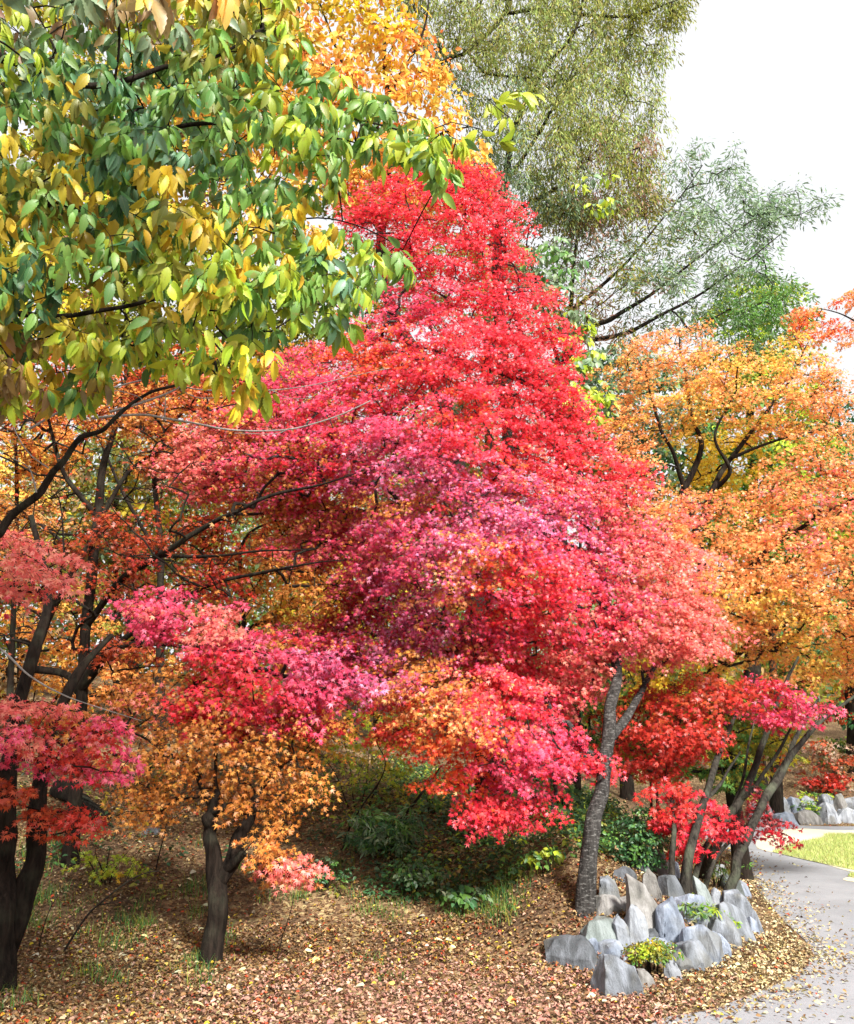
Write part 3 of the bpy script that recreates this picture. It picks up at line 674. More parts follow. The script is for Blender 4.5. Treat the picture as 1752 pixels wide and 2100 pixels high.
# --- orange and amber maple on the right
tree('maple_tree', 'large orange and amber maple to the right of the red one, dark forked limbs showing', 'tree',
     [[(1500, 1700, (11.0,), .075), (1470, 1400, 10.8, .07), (1445, 1200, 10.6, .062), (1420, 1060, 10.6, .055), (1404, 1005, 10.6, .045), (1435, 925, 10.6, .035), (1425, 860, 10.6, .026), (1400, 760, 10.6, .014), (1390, 690, 10.6, .008)],
      [(1404, 1005, 10.6, .038), (1380, 930, 10.4, .026), (1350, 860, 10.3, .02), (1320, 760, 10.3, .010)],
      [(1440, 1080, 10.6, .05), (1460, 1010, 10.5, .038), (1500, 940, 10.5, .034), (1560, 860, 10.5, .024), (1620, 780, 10.5, .014), (1660, 700, 10.5, .008)],
      [(1470, 1000, 10.5, .034), (1500, 960, 10.3, .026), (1470, 900, 10.2, .018), (1510, 800, 10.2, .010)],
      [(1445, 1250, 10.7, .05), (1560, 1150, 10.2, .036), (1640, 1080, 10.0, .026), (1752, 1020, 9.9, .016), (1850, 960, 9.9, .008)],
      [(1450, 1400, 10.8, .05), (1580, 1290, 10.2, .034), (1700, 1260, 9.9, .022), (1850, 1240, 9.8, .010)],
      [(1500, 940, 10.5, .024), (1600, 900, 10.3, .016), (1700, 880, 10.2, .009)]],
     [dict(poly=[(1270, 705), (1350, 665), (1440, 668), (1560, 700), (1640, 690), (1700, 740), (1740, 850), (1640, 900), (1540, 890), (1460, 870), (1400, 900), (1330, 900), (1215, 890), (1255, 800)], Y=10.5, T=1.1, n=270, per=60, r=.26, leaf=MAPLE, size=.044,
           anch=[(1300, 740, 'orange'), (1400, 690, 'orange'), (1360, 800, 'amber', 1.2), (1480, 780, 'orange', 1.1), (1560, 740, 'amber'), (1600, 800, 'orange'), (1250, 860, 'orange'), (1450, 850, 'amber')], face=.5),
      dict(poly=[(1210, 880), (1320, 900), (1340, 1000), (1420, 1015), (1560, 990), (1600, 930), (1660, 880), (1752, 870), (1990, 900), (1990, 1400), (1720, 1400), (1590, 1385), (1540, 1350), (1440, 1400), (1320, 1430), (1290, 1330), (1290, 1080)], Y=9.9, T=1.3, n=860, per=62, r=.26, leaf=MAPLE, size=.044,
           anch=[(1260, 900, 'orange'), (1400, 1060, 'coral', .9), (1340, 1040, 'orange', 1), (1500, 1050, 'orange', 1.2), (1650, 1040, ('orange', 'coral'), 1.1), (1700, 940, 'orange'), (1550, 1150, 'orange', 1.2), (1700, 1130, 'orange'), (1430, 1180, 'orange'), (1600, 1240, 'amber', 1.1), (1740, 1260, 'orange'), (1500, 1270, 'orange'),
                 (1680, 1340, 'amber'), (1620, 1200, 'brorange', .7), (1380, 1390, 'yellow', .8), (1480, 1370, 'amber', .9), (1580, 1370, 'orange', .7), (1720, 1400, 'orange')], face=.55, front=.35),
      dict(poly=[(1370, 900), (1500, 880), (1580, 900), (1520, 1000), (1440, 1010), (1380, 980)], Y=11.2, T=.7, n=60, per=44, r=.25, leaf=MAPLE, size=.055, anch=[(1450, 940, 'yellow')], face=.4)],
     sides=12, S=1.1)
tree('maple_tree', 'orange-red maple crown leaning in from beyond the right edge, against the white sky', 'tree',
     [[(2300, 1600, (14.5,), .14), (2150, 1100, 14.2, .09), (1980, 850, 14.0, .06), (1850, 720, 14, .035), (1740, 650, 14, .015), (1680, 630, 14, .008)],
      [(2150, 1100, 14.2, .07), (2100, 800, 14, .05), (1950, 650, 13.9, .03), (1830, 590, 13.8, .012)]],
     [dict(poly=[(1620, 700), (1645, 640), (1690, 600), (1752, 572), (1850, 520), (2300, 500), (2400, 900), (1990, 850), (1752, 715), (1690, 712), (1640, 700)], Y=14, T=1.3, n=360, per=48, r=.28, leaf=MAPLE_S, size=.075,
           anch=[(1700, 650, ('orange', 'vermil')), (1752, 600, 'orange'), (1740, 690, 'orange'), (1900, 700, 'orange')], face=.4)],
     sides=10)

# --- golden broad-leaved tree behind the top
tree('golden_tree', 'golden-orange broad-leaved tree between the green leaves and the larch', 'tree',
     [[(1010, 1600, (12.2,), .15), (930, 900, 12.2, .11), (790, 600, 12.2, .09), (800, 300, 12.2, .06), (790, 100, 12.2, .04), (800, -60, 12.2, .03), (800, -300, 12.2, .01)],
      [(790, 450, 12.2, .05), (860, 300, 11.9, .03), (960, 260, 11.7, .012)], [(795, 300, 12.2, .04), (700, 120, 12, .028), (640, -40, 12, .012)], [(795, 200, 12.2, .04), (870, 60, 12, .02), (880, -60, 12, .01)]],
     [dict(poly=[(300, -250), (860, -250), (850, 60), (900, 110), (925, 210), (1000, 290), (1010, 340), (960, 400), (880, 420), (700, 420), (560, 320), (300, 200)], Y=12.0, T=1.6, n=430, per=34, r=.34, leaf=BROAD, size=.13,
           anch=[(650, 100, 'amber', 1.4), (780, 160, ('orange', 'amber'), 1.3), (860, 180, 'amber'), (560, 60, 'gold'), (980, 310, 'amber'), (700, 20, 'yellow'), (950, 370, 'amber')], up=.5, hang=.6, nj=.8, spread=60)],
     sides=10)

# --- larch at the top
tree('larch_tree', 'tall yellow-green larch with drooping needle sprays against the sky', 'tree',
     [[(1080, 1600, (15.5,), .20), (1050, 1000, 15.5, .15), (1030, 700, 15.5, .13), (1020, 520, 15.5, .11), (1035, 380, 15.5, .09), (1060, 250, 15.5, .065), (1110, 150, 15.5, .05), (1180, 60, 15.5, .035), (1200, -60, 15.5, .03), (1210, -250, 15.5, .02)],
      [(860, 150, 14.6, .02), (925, 118, 14.8, .035), (960, 105, 15, .045), (1010, 60, 15.2, .05), (1030, 30, 15.3, .05), (1060, -20, 15.4, .06)],
      [(1030, 30, 15.3, .04), (1100, 20, 15, .04), (1180, 28, 14.8, .04), (1290, 34, 14.7, .03), (1390, 0, 14.6, .014)],
      [(960, 108, 15, .03), (1000, 150, 15, .028), (1080, 158, 15, .024), (1160, 152, 15, .012)],
      [(1035, 380, 15.5, .05), (1120, 250, 15.2, .035), (1180, 130, 15, .02), (1160, 60, 15, .01)],
      [(1025, 450, 15.5, .05), (1150, 380, 15, .035), (1240, 290, 14.9, .02), (1290, 200, 14.8, .01)]],
     [dict(poly=[(760, -250), (1450, -250), (1425, -20), (1390, 50), (1345, 100), (1340, 160), (1350, 250), (1335, 420), (1200, 470), (1080, 440), (960, 360), (930, 240), (880, 130), (840, 60)], Y=15.2, T=1.6, n=1050, per=85, r=.30, leaf=NEEDLE, size=.105,
           anch=[(1000, 60, 'larch', 1.4), (1150, 100, 'larch', 1.4), (1240, 160, 'larch', 1.4), (1120, 240, 'larch', 1.2), (1000, 200, ('olive', 'sage')), (1280, 370, ('pinkbr', 'larch', 'olive'), .9), (1080, 300, ('sage', 'larch')), (1180, 330, 'larch'), (1340, 30, 'olive', .7), (1040, 380, 'sage', .8)], up=.7, hang=1.6, nj=.9, droop=1.2, thick=.5, face=.2)],
     lmat=M_FAR, sides=10, twig=.004)

# --- airy tree with feathery leaves
tree('feathery_tree', 'airy grey-green tree with fine feathery leaves reaching right into the white sky', 'tree',
     [[(1150, 1600, (17.0,), .16), (1150, 900, 16.6, .11), (1180, 700, 16.3, .07), (1260, 650, 16, .05), (1340, 600, 15.8, .035), (1420, 540, 15.6, .022), (1560, 440, 15.6, .010)],
      [(1180, 700, 16.3, .06), (1290, 680, 16, .045), (1400, 620, 15.8, .03), (1500, 560, 15.7, .02), (1600, 480, 15.6, .01)],
      [(1150, 800, 16.5, .07), (1170, 620, 16.4, .05), (1180, 500, 16.3, .035), (1200, 380, 16.2, .02)],
      [(1170, 640, 16.4, .05), (1260, 560, 16.2, .035), (1360, 450, 16.1, .02), (1440, 340, 16, .010)],
      [(1150, 760, 16.5, .05), (1110, 620, 16.4, .035), (1080, 500, 16.3, .02)]],
     [dict(poly=[(1060, 430), (1200, 400), (1330, 380), (1390, 300), (1490, 290), (1500, 350), (1560, 400), (1670, 375), (1690, 420), (1590, 480), (1600, 560), (1640, 620), (1560, 700), (1420, 700), (1300, 690), (1180, 720), (1090, 600), (1060, 520)], Y=16, T=1.8, n=380, per=50, r=.34, leaf=NEEDLE, size=.12,
           anch=[(1200, 520, ('sage', 'pinkbr'), 1.2), (1330, 470, ('sage', 'olive'), 1.2), (1450, 400, 'sage'), (1600, 440, 'sage'), (1280, 400, 'pinkbr', .8), (1220, 600, ('pinkbr', 'olive'), .9), (1450, 550, 'sage', 1.3), (1560, 620, 'green'), (1100, 500, ('olive', 'pinkbr'))], up=.6, hang=.5, nj=.9, thick=.4, face=.2)],
     lmat=M_FAR, sides=10, twig=.0045)
tree('broadleaf_tree', 'rounded mid-green tree just above the orange maple on the right', 'tree',
     [[(1540, 1600, (18.0,), .16), (1540, 1000, 18, .11), (1540, 700, 18, .06), (1545, 600, 18, .02)]],
     [dict(poly=[(1420, 640), (1480, 590), (1540, 555), (1620, 580), (1645, 640), (1640, 760), (1420, 760)], Y=18, T=1.3, n=130, per=44, r=.34, leaf=BROAD, size=.13, anch=[(1530, 640, ('olive', 'lime', 'sage'), 1)], nj=.8)], lmat=M_FAR, S=1.3)
tree('evergreen_tree', 'dark green evergreen showing behind the orange maple at the right edge', 'tree',
     [[(1760, 1600, (17.0,), .16), (1730, 1000, 17, .10), (1715, 850, 17, .05), (1710, 780, 17, .02)]],
     [dict(poly=[(1600, 830), (1650, 790), (1700, 765), (1745, 820), (1850, 900), (1840, 1100), (1580, 1100)], Y=17, T=1.2, n=260, per=44, r=.30, leaf=BROAD, size=.10, anch=[(1700, 850, ('deep', 'green', 'deep'), 1)], nj=.9)], lmat=M_FAR, S=1.45)
# climbing vine with light leaves
tree('climbing_vine', 'pale green broad-leaved vine climbing beside the top right of the red crown', 'vine',
     [[(1180, 1600, (13.5,), .03), (1190, 1000, 13.4, .022), (1185, 850, 13.4, .016), (1170, 700, 13.3, .012), (1140, 580, 13.3, .010), (1190, 480, 13.3, .008), (1230, 380, 13.2, .006)]],
     [dict(poly=[(1160, 640), (1200, 640), (1215, 760), (1240, 860), (1190, 880), (1165, 760)], Y=13.3, T=.4, n=60, per=14, r=.20, leaf=BROAD, size=.15, anch=[(1190, 760, ('lime', 'sage', 'lime'))], hang=1.2, face=.9),
      dict(poly=[(1080, 520), (1150, 480), (1180, 560), (1140, 640), (1090, 620)], Y=13.3, T=.4, n=26, per=12, r=.2, leaf=BROAD, size=.14, anch=[(1120, 560, ('sage', 'green'))], hang=1.2, face=.9),
      dict(poly=[(1190, 370), (1240, 350), (1250, 470), (1200, 480)], Y=13.2, T=.3, n=10, per=10, r=.16, leaf=BROAD, size=.14, anch=[(1220, 400, ('sage', 'lime'))], hang=1.2, face=.9)],
     lmat=M_LEAF, twig=.003)

# ================================================================== WOODS BEHIND
def back_tree(px, Y, label, poly, keys, n=260, size=.13, r=.36, per=40, leaf=MAPLE_S, name='woodland_tree', rad=.14, T=1.8, top=None, lean=0, cat='tree', bark=M_BARK, group='woodland trees on the slope behind'):
    ys = [p[1] for p in poly]; top = top if top is not None else min(ys)+60
    cx = sum(p[0] for p in poly)/len(poly)
    rad *= .6
    tree(name, label, cat, [[(px, 1500, (Y,), rad), (px+lean*.4, (1300+top)/2+120, Y, rad*.75), (px+lean, (1200+top*2)/3, Y, rad*.5), (cx, top, Y, rad*.15)],
                            [(px+lean*.4, (1300+top)/2+120, Y, rad*.5), (px+lean+(-1 if lean >= 0 else 1)*90, (1200+top)/2, Y-.3, rad*.35), (px+lean-160, top+60, Y-.5, rad*.12)]],
         [dict(poly=poly, Y=Y, T=T, n=n, per=per, r=r, leaf=leaf, size=size, anch=[(cx, sum(ys)/len(ys), keys)] if isinstance(keys, (tuple, str)) else keys, nj=.7, face=.35, twigs=False, jit=.25)],
         bark=bark, lmat=M_FAR, sides=8, twig=.006, group=group)
back_tree(30, 11.5, 'leafy orange woodland tree with a straight dark trunk behind the twin-trunk maple', [(-300, 640), (180, 700), (280, 860), (120, 980), (-60, 1000), (-320, 960)], [(50, 850, 'brorange'), (-50, 750, 'rust'), (200, 800, 'orange', .6)], n=230, rad=.07, size=.075, r=.26, per=46)
back_tree(330, 13.5, 'brown-orange woodland tree whose thick trunk shows left of the red crown', [(220, 700), (640, 700), (720, 850), (640, 1010), (420, 1030), (300, 960)], [(420, 850, 'brorange'), (560, 940, 'brorange'), (320, 800, 'rust', .7), (620, 800, 'gold', .6)], n=320, rad=.12, size=.085, r=.30, per=46)
back_tree(500, 16, 'amber-brown woodland tree low behind the long dark limb', [(380, 1080), (560, 1000), (800, 1020), (860, 1300), (700, 1400), (560, 1330), (460, 1240)], [(600, 1150, 'brorange'), (720, 1250, 'gold', .7), (480, 1120, 'rust', .6)], n=260, rad=.10, size=.10)
back_tree(-120, 15, 'yellow-orange woodland tree low at the far left edge', [(-500, 850), (60, 900), (120, 1010), (60, 1200), (-400, 1250)], [(0, 960, 'amber', .8), (20, 1080, ('orange', 'tan')), (-200, 1000, 'brorange')], n=280, rad=.12, size=.10)
back_tree(240, 18, 'pale olive woodland tree glimpsed between the left trunks', [(60, 880), (380, 880), (440, 1010), (420, 1180), (60, 1140)], ('olive', 'sage', 'tan', 'gold'), n=200, rad=.15, size=.12, leaf=BROAD)
back_tree(720, 22, 'grey-green woodland tree far behind the middle of the red crown', [(560, 900), (1000, 800), (1100, 1200), (900, 1380), (560, 1300)], ('olive', 'sage', 'brorange'), n=300, rad=.16, size=.15)
back_tree(-350, 22, 'tall lime and gold woodland tree behind the green leaves, left side', [(-900, -200), (100, -150), (260, 300), (200, 700), (-100, 860), (-900, 900)], [(-200, 300, 'lime'), (0, 600, 'gold'), (100, 200, 'olive'), (100, 450, ('lime', 'brown', 'gold'))], n=1000, size=.17, r=.5, per=50, rad=.22, T=2.5, leaf=BROAD)
back_tree(260, 24, 'tall olive woodland tree behind the green leaves, next to the golden tree', [(100, -200), (560, -200), (680, 300), (660, 700), (500, 820), (160, 800), (60, 400)], [(300, 200, 'gold'), (400, 600, 'olive'), (250, 500, 'lime'), (520, 350, 'amber'), (350, 330, ('brown', 'gold'))], n=1100, size=.17, r=.5, per=50, rad=.22, T=2.5, leaf=BROAD)
back_tree(1000, 24, 'tall brown-green woodland tree behind the top of the red crown', [(640, 300), (1000, 430), (1080, 520), (1130, 720), (1150, 900), (1000, 1100), (700, 900)], [(900, 600, 'olive'), (1080, 650, 'sage'), (1050, 850, 'pinkbr')], n=420, size=.16, r=.45, rad=.22, T=2)
back_tree(1280, 21, 'grey-green woodland tree filling the gap between the red and orange crowns', [(1120, 740), (1290, 690), (1420, 760), (1480, 900), (1500, 1100), (1250, 1160), (1150, 900)], [(1250, 800, 'sage'), (1350, 930, ('sage', 'green', 'deep')), (1300, 1060, 'olive')], n=330, size=.15, r=.42, rad=.18, leaf=BROAD)
back_tree(1580, 22, 'bright green woodland tree seen through the middle of the orange maple', [(1430, 760), (1600, 720), (1720, 900), (1760, 1100), (1500, 1200), (1440, 950)], ('green', 'lime', 'olive'), n=330, size=.15, r=.42, rad=.18, leaf=BROAD)
back_tree(1850, 24, 'dark leafy woodland tree beyond the far rock wall, low at the right edge', [(1560, 1080), (1760, 980), (2200, 950), (2200, 1500), (1640, 1480), (1560, 1350)], [(1650, 1300, ('green', 'deep', 'olive')), (1740, 1450, ('rust', 'deep')), (1700, 1150, ('olive', 'green'))], n=420, size=.14, r=.4, rad=.2, leaf=BROAD)
back_tree(1180, 14, 'yellow-green woodland tree in the shade right behind the banded trunk', [(1060, 1330), (1260, 1300), (1480, 1390), (1640, 1420), (1620, 1560), (1440, 1600), (1290, 1580), (1180, 1560), (1080, 1480)], [(1150, 1430, ('green', 'deep')), (1300, 1470, ('olive', 'gold')), (1420, 1500, ('olive', 'green')), (1560, 1520, ('olive', 'gold', 'rust'))], n=300, size=.085, r=.28, rad=.05, T=1.4, leaf=MAPLE_S)
back_tree(1340, 12.0, 'thin dark woodland tree standing straight behind the rocks, green low leaves', [(1280, 1400), (1420, 1400), (1620, 1480), (1560, 1640), (1420, 1600), (1300, 1560)], [(1400, 1520, ('olive', 'green')), (1540, 1580, ('gold', 'olive')), (1460, 1620, 'green')], n=130, size=.07, r=.22, rad=.035, T=.9, leaf=MAPLE)
back_tree(40, 15.5, 'low orange woodland maple filling the gap under the left branches', [(-400, 1200), (60, 1150), (330, 1180), (420, 1290), (400, 1400), (200, 1470), (-400, 1480)], [(0, 1350, ('brorange', 'amber', 'tan')), (200, 1400, ('orange', 'brorange')), (320, 1250, ('olive', 'brorange')), (-200, 1300, 'brorange')], n=420, rad=.09, size=.085, r=.28, per=44)
back_tree(620, 15, 'amber-leaved woodland maple low between the forked maple and the red one', [(440, 1380), (620, 1340), (860, 1380), (860, 1520), (700, 1560), (560, 1500)], [(600, 1450, ('brorange', 'gold')), (780, 1480, ('lime', 'gold', 'brorange'))], n=150, rad=.06, size=.08, r=.26, per=36)
# far-off wood closing the hill behind everything
def woods():
    xs = RNG.uniform(-45, 48, 700); ys = RNG.uniform(33, 55, 700)
    gz = height(xs, ys)
    px_all, _ = proj(np.stack([xs, ys, gz+3], -1))
    top = np.where(px_all < 1000, RNG.uniform(10, 17, 700), np.where(px_all < 1300, RNG.uniform(5, 9, 700), RNG.uniform(3, 7.0, 700)))
    per = 230; m = 700*per; ns = np.repeat(np.arange(700), per)
    P = np.stack([xs[ns]+RNG.normal(0, 1.6, m), ys[ns]+RNG.normal(0, 1.6, m), gz[ns]+RNG.uniform(0, 1, m)*top[ns]], -1)
    V, F, nv, uv = place(P, RNG.normal(0, 1, (m, 3))-np.array([0, 0, .4]), RNG.normal(0, .6, (m, 3))+np.array([0, -.5, .6]), RNG.uniform(.18, .36, m), BROAD)
    kk = np.array(['olive', 'green', 'brorange', 'gold', 'sage', 'tan'])[RNG.choice(6, 700, p=[.26, .2, .2, .1, .14, .1])][ns]
    o = mesh_obj('far_woods', V, F, M_FAR, col=np.repeat(pick(kk, m), nv, 0))
    tag(o, 'mixed olive and brown woodland closing the hillside far behind', 'woodland', kind='stuff')
woods()

# ================================================================== THE BIG-LEAVED TREE OVERHEAD
OAK_POLY = [(-250, -260), (600, -260), (600, 30), (640, 110), (760, 190), (930, 270), (955, 330), (915, 385), (850, 350), (760, 330), (680, 400), (640, 450), (720, 470), (790, 500), (860, 530), (855, 570), (780, 545), (770, 600), (720, 650), (690, 690), (640, 640), (590, 660), (560, 720),
            (565, 800), (490, 820), (440, 790), (330, 740), (250, 760), (150, 830), (60, 800), (0, 840), (-250, 820)]
OAK_A = [(120, 120, ('deep', 'bluegreen', 'green')), (300, 180, ('bluegreen', 'green', 'fresh'), 1.3), (480, 120, ('green', 'fresh', 'olive')), (650, 250, ('green', 'fresh', 'lime'), 1.3), (850, 290, ('fresh', 'lime', 'green')), (50, 230, ('gold', 'olive', 'green')), (20, 60, ('pinkbr', 'sage', 'lime')), (300, 20, ('tan', 'sage', 'lime')),
         (520, 30, ('gold', 'olive', 'lime')), (370, 380, ('gold', 'yellow', 'olive')), (420, 300, ('green', 'bluegreen', 'fresh')), (200, 420, ('green', 'gold', 'fresh', 'deep')), (500, 380, ('fresh', 'green', 'bluegreen')), (80, 420, ('gold', 'olive', 'fresh', 'green')), (60, 600, ('deep', 'fresh', 'gold')), (180, 620, ('gold', 'olive', 'lime')), (280, 560, ('gold', 'olive', 'lime', 'green')),
         (420, 560, ('fresh', 'lime', 'gold'), 1.1), (520, 640, ('green', 'lime')), (400, 730, ('green', 'lime')), (520, 770, ('lime', 'yellow')), (200, 720, ('lime', 'green', 'gold')), (40, 760, ('gold', 'lime', 'tan')), (620, 640, ('lime', 'fresh')), (700, 600, ('fresh', 'bluegreen', 'lime')), (700, 450, ('yellow', 'lime', 'fresh')), (820, 530, ('fresh', 'lime')), (580, 470, ('fresh', 'yellow')), (920, 260, 'lime', .5)]
PAL['fresh'] = [(.20, .36, .07), (.26, .42, .08), (.16, .30, .06)]
tree('broadleaf_tree', 'big-leaved green and yellow tree whose hanging branches fill the top left', 'tree',
     [[(-1700, 1550, (3.4,), .20), (-1650, 1200, (3.3, 2.0), .17), (-1100, 700, (3.2, 3.4), .12), (-400, 400, 3.25, .07), (-60, 455, 3.2, .030), (60, 445, 3.2, .022), (130, 400, 3.2, .016), (270, 300, 3.25, .012), (450, 250, 3.3, .009), (700, 250, 3.4, .006), (900, 280, 3.5, .003)],
      [(-400, 400, 3.25, .05), (-200, 150, 3.0, .035), (0, 120, 2.9, .022), (200, 170, 2.95, .014), (400, 130, 3.05, .009), (560, 60, 3.15, .004)],
      [(-400, 400, 3.25, .04), (-150, 380, 3.2, .026), (40, 400, 3.25, .016), (190, 440, 3.3, .012), (330, 540, 3.35, .008), (420, 640, 3.4, .005), (500, 720, 3.4, .003)],
      [(-300, 420, 3.25, .035), (-120, 600, 3.3, .022), (60, 640, 3.35, .014), (220, 640, 3.4, .010), (420, 600, 3.45, .007), (640, 600, 3.5, .004)],
      [(60, 445, 3.2, .018), (220, 340, 3.25, .012), (250, 460, 3.35, .009), (400, 500, 3.4, .006), (640, 440, 3.45, .004), (830, 520, 3.5, .003)],
      [(-1100, 700, (3.2, 3.4), .09), (-700, 100, 2.6, .06), (-300, -300, 2.4, .03), (200, -500, 2.6, .02), (500, -400, 2.8, .01)]],
     [dict(poly=OAK_POLY, Y=3.35, T=.60, n=1450, per=9, r=.045, leaf=OAK, size=.081, anch=OAK_A, up=.1, hang=2.0, nj=.5, face=.9, spread=22, mix=.25, droop=.2, twigs=False, jit=.2, front=.2),
      dict(poly=[(60, -200), (560, -200), (560, -40), (350, 20), (60, 25), (-150, 60), (-150, -200)], Y=2.3, T=.15, n=26, per=8, r=.04, leaf=OAK, size=.125, anch=[(20, 0, ('yellow', 'sage')), (120, 0, 'sage'), (200, 0, ('lime', 'yellow')), (330, 0, ('tan', 'amber'))], up=.25, hang=1.3, nj=.5, face=.8, twigs=False),
      dict(poly=[(-1500, -700), (600, -900), (900, -260), (-260, -260), (-260, 900), (-1500, 900)], Y=3.1, T=1.3, n=330, per=8, r=.10, leaf=OAK, size=.15, anch=[(0, 0, ('green', 'olive', 'gold'))], up=.4, hang=1.0, nj=.6, twigs=False),  # unseen crown outside the frame, added to shade the lower left
      dict(poly=[(300, -350), (1500, -380), (1700, -700), (1300, -1100), (200, -1000)], Y=3.3, T=.9, n=190, per=8, r=.10, leaf=OAK, size=.15, anch=[(0, 0, ('green', 'olive', 'gold'))], up=.4, hang=1.0, nj=.6, twigs=False),  # high branches out of view, added to cast shade on the left trunks
      dict(poly=[(950, 130), (1010, 170), (1100, 190), (1120, 250), (1040, 330), (960, 260)], Y=3.6, T=.1, n=7, per=4, r=.05, leaf=OAK, size=.10, anch=[(1000, 200, 'lime')], up=.3, hang=.9, nj=.6, face=.7, twigs=False)],
     lmat=M_OAK, shape='disc', twig=.0014, grow=.42, arch=.12, sides=10)

# bare pale branches in front of the left trunks
tree('bare_sapling', 'leafless sapling with pale thin twigs crossing below the green leaves', 'sapling',
     [[(-420, 1550, (4.9,), .035), (-250, 1300, 4.9, .032), (-60, 1130, 4.9, .028), (0, 1085, 4.9, .026), (70, 1015, 4.9, .024), (110, 965, 4.9, .021), (165, 905, 4.9, .018), (225, 868, 4.9, .014), (300, 812, 4.9, .011), (380, 780, 4.95, .008), (440, 755, 5, .005)]],
     [], bark=M_BARK, flare=False)
pale = SC.objects[-1] if False else [o for o in bpy.data.objects if o.get('label', '').startswith('leafless sapling')][0]
tb = Tubes()
for pts, r in [([(188, 858), (250, 852), (300, 851), (340, 858), (400, 868), (460, 880), (520, 884), (590, 881), (640, 870), (700, 850), (760, 822)], .0052),
               ([(225, 845), (290, 826), (340, 808), (375, 790), (405, 766)], .005), ([(338, 862), (339, 835), (340, 812)], .0028), ([(375, 790), (400, 798), (470, 802), (560, 800), (640, 790), (720, 772), (800, 755)], .003),
               ([(370, 800), (410, 816), (470, 812), (520, 800)], .002), ([(300, 826), (280, 812), (230, 800), (180, 810)], .002), ([(60, 880), (150, 830), (250, 790), (340, 770)], .0045), ([(100, 960), (60, 930), (30, 880), (20, 830)], .003),
               ([(560, 800), (590, 815), (640, 818)], .0015), ([(590, 881), (560, 890), (480, 888)], .002), ([(75, 1010), (60, 960), (25, 940)], .003)]:
    P = [at(x, y, 4.85+.0002*x) for x, y in pts]
    L = np.array(smooth_line([np.append(p, r*1.7*(1-.6*i/len(P))) for i, p in enumerate(P)], 5)); tb.add(L[:, :3], L[:, 3], 6)
tb.build('twigs', M_BARK_PALE, pale, np.array(pale.location))
tb = Tubes(); L = np.array(smooth_line([np.append(at(x, y, 5.0), r) for x, y, r in [(-300, 1200, .012), (-120, 1250, .009), (0, 1330, .007), (60, 1385, .0055), (130, 1425, .0045), (200, 1450, .003), (290, 1478, .002)]], 6)); tb.add(L[:, :3], L[:, 3], 6)
tb.build('low_twig', M_BARK_PALE, pale, np.array(pale.location))

# ================================================================== ROCKS
def rock(label, x0, y0, x1, y1, kind, lean=0.0, seed=0, depth=None, point=.0, thick=.75, cat='rock', name='rock', group=None):
    """box of the rock in the photograph: left, top, right, bottom; stands on the ground under its foot"""
    cx = (x0+x1)/2
    p = ground(cx, y1) if depth is None else ground(cx, y1)
    Y = p[1]; sc = Y/F_
    w = (x1-x0)*sc*1.12; h = (y1-y0)*sc*.86
    rnd = random.Random(seed*13+5)
    bm = bmesh.new()
    for sx in (-1, 1):                                  # rough block: jittered corners, narrowing upward, plus a few knocked-off points
        for sy in (-1, 1):
            for z in (-.2, rnd.uniform(.2, .5), rnd.uniform(.62, .98)):
                k = (1-(.40+point*.7)*max(0, z)**1.4); j = lambda: rnd.uniform(.80, 1.12)
                bm.verts.new((sx*w/2*k*j() + lean*h*max(z, 0), sy*w/2*thick*k*j(), h*z))
    for i in range(3):
        a = rnd.uniform(0, 2*math.pi); z = rnd.uniform(.1, .7)
        bm.verts.new((w*.56*math.cos(a)+lean*h*z, w*.56*thick*math.sin(a), h*z))
    bm.verts.new((lean*h+w*rnd.uniform(-.2, .2), w*thick*rnd.uniform(-.15, .15), h))
    r = bmesh.ops.convex_hull(bm, input=bm.verts)
    bmesh.ops.delete(bm, geom=[g for g in r['geom_interior'] if isinstance(g, bmesh.types.BMVert)], context='VERTS')
    bmesh.ops.dissolve_limit(bm, angle_limit=.22, verts=bm.verts, edges=bm.edges)
    bmesh.ops.bevel(bm, geom=bm.edges[:], offset=min(w, h)*.028, segments=2, profile=.6, affect='EDGES', clamp_overlap=True)
    bmesh.ops.triangulate(bm, faces=bm.faces)
    for _ in range(3):
        long_ = [e for e in bm.edges if e.calc_length() > min(w, h)*.07]
        if not long_: break
        bmesh.ops.subdivide_edges(bm, edges=long_, cuts=1); bmesh.ops.triangulate(bm, faces=[f for f in bm.faces if len(f.verts) > 3])
    bm.normal_update()
    off = Vector((seed*3.7, seed*1.3, 0))
    for v in bm.verts:
        s_ = min(w, h)
        d = noise.fractal(v.co*(2.2/s_)+off, 1.0, 2.0, 4)*.038*s_ + (noise.noise(Vector((v.co.x*7, v.co.y*7, v.co.z*1.2))*(.5/s_)+off))*.05*s_
        v.co += v.normal*d
    me = bpy.data.meshes.new(name); bm.to_mesh(me); bm.free()
    for f in me.polygons: f.use_smooth = True
    me.materials.append(M_STONE[kind])
    o = bpy.data.objects.new(name, me); COL.objects.link(o)
    o.location = (p[0], p[1]+w*thick*.25, p[2]-h*.02); o.rotation_euler = (rnd.uniform(-.16, .10), rnd.uniform(-.16, .12), rnd.uniform(-.6, .6))
    tag(o, label, cat, group)
    return o
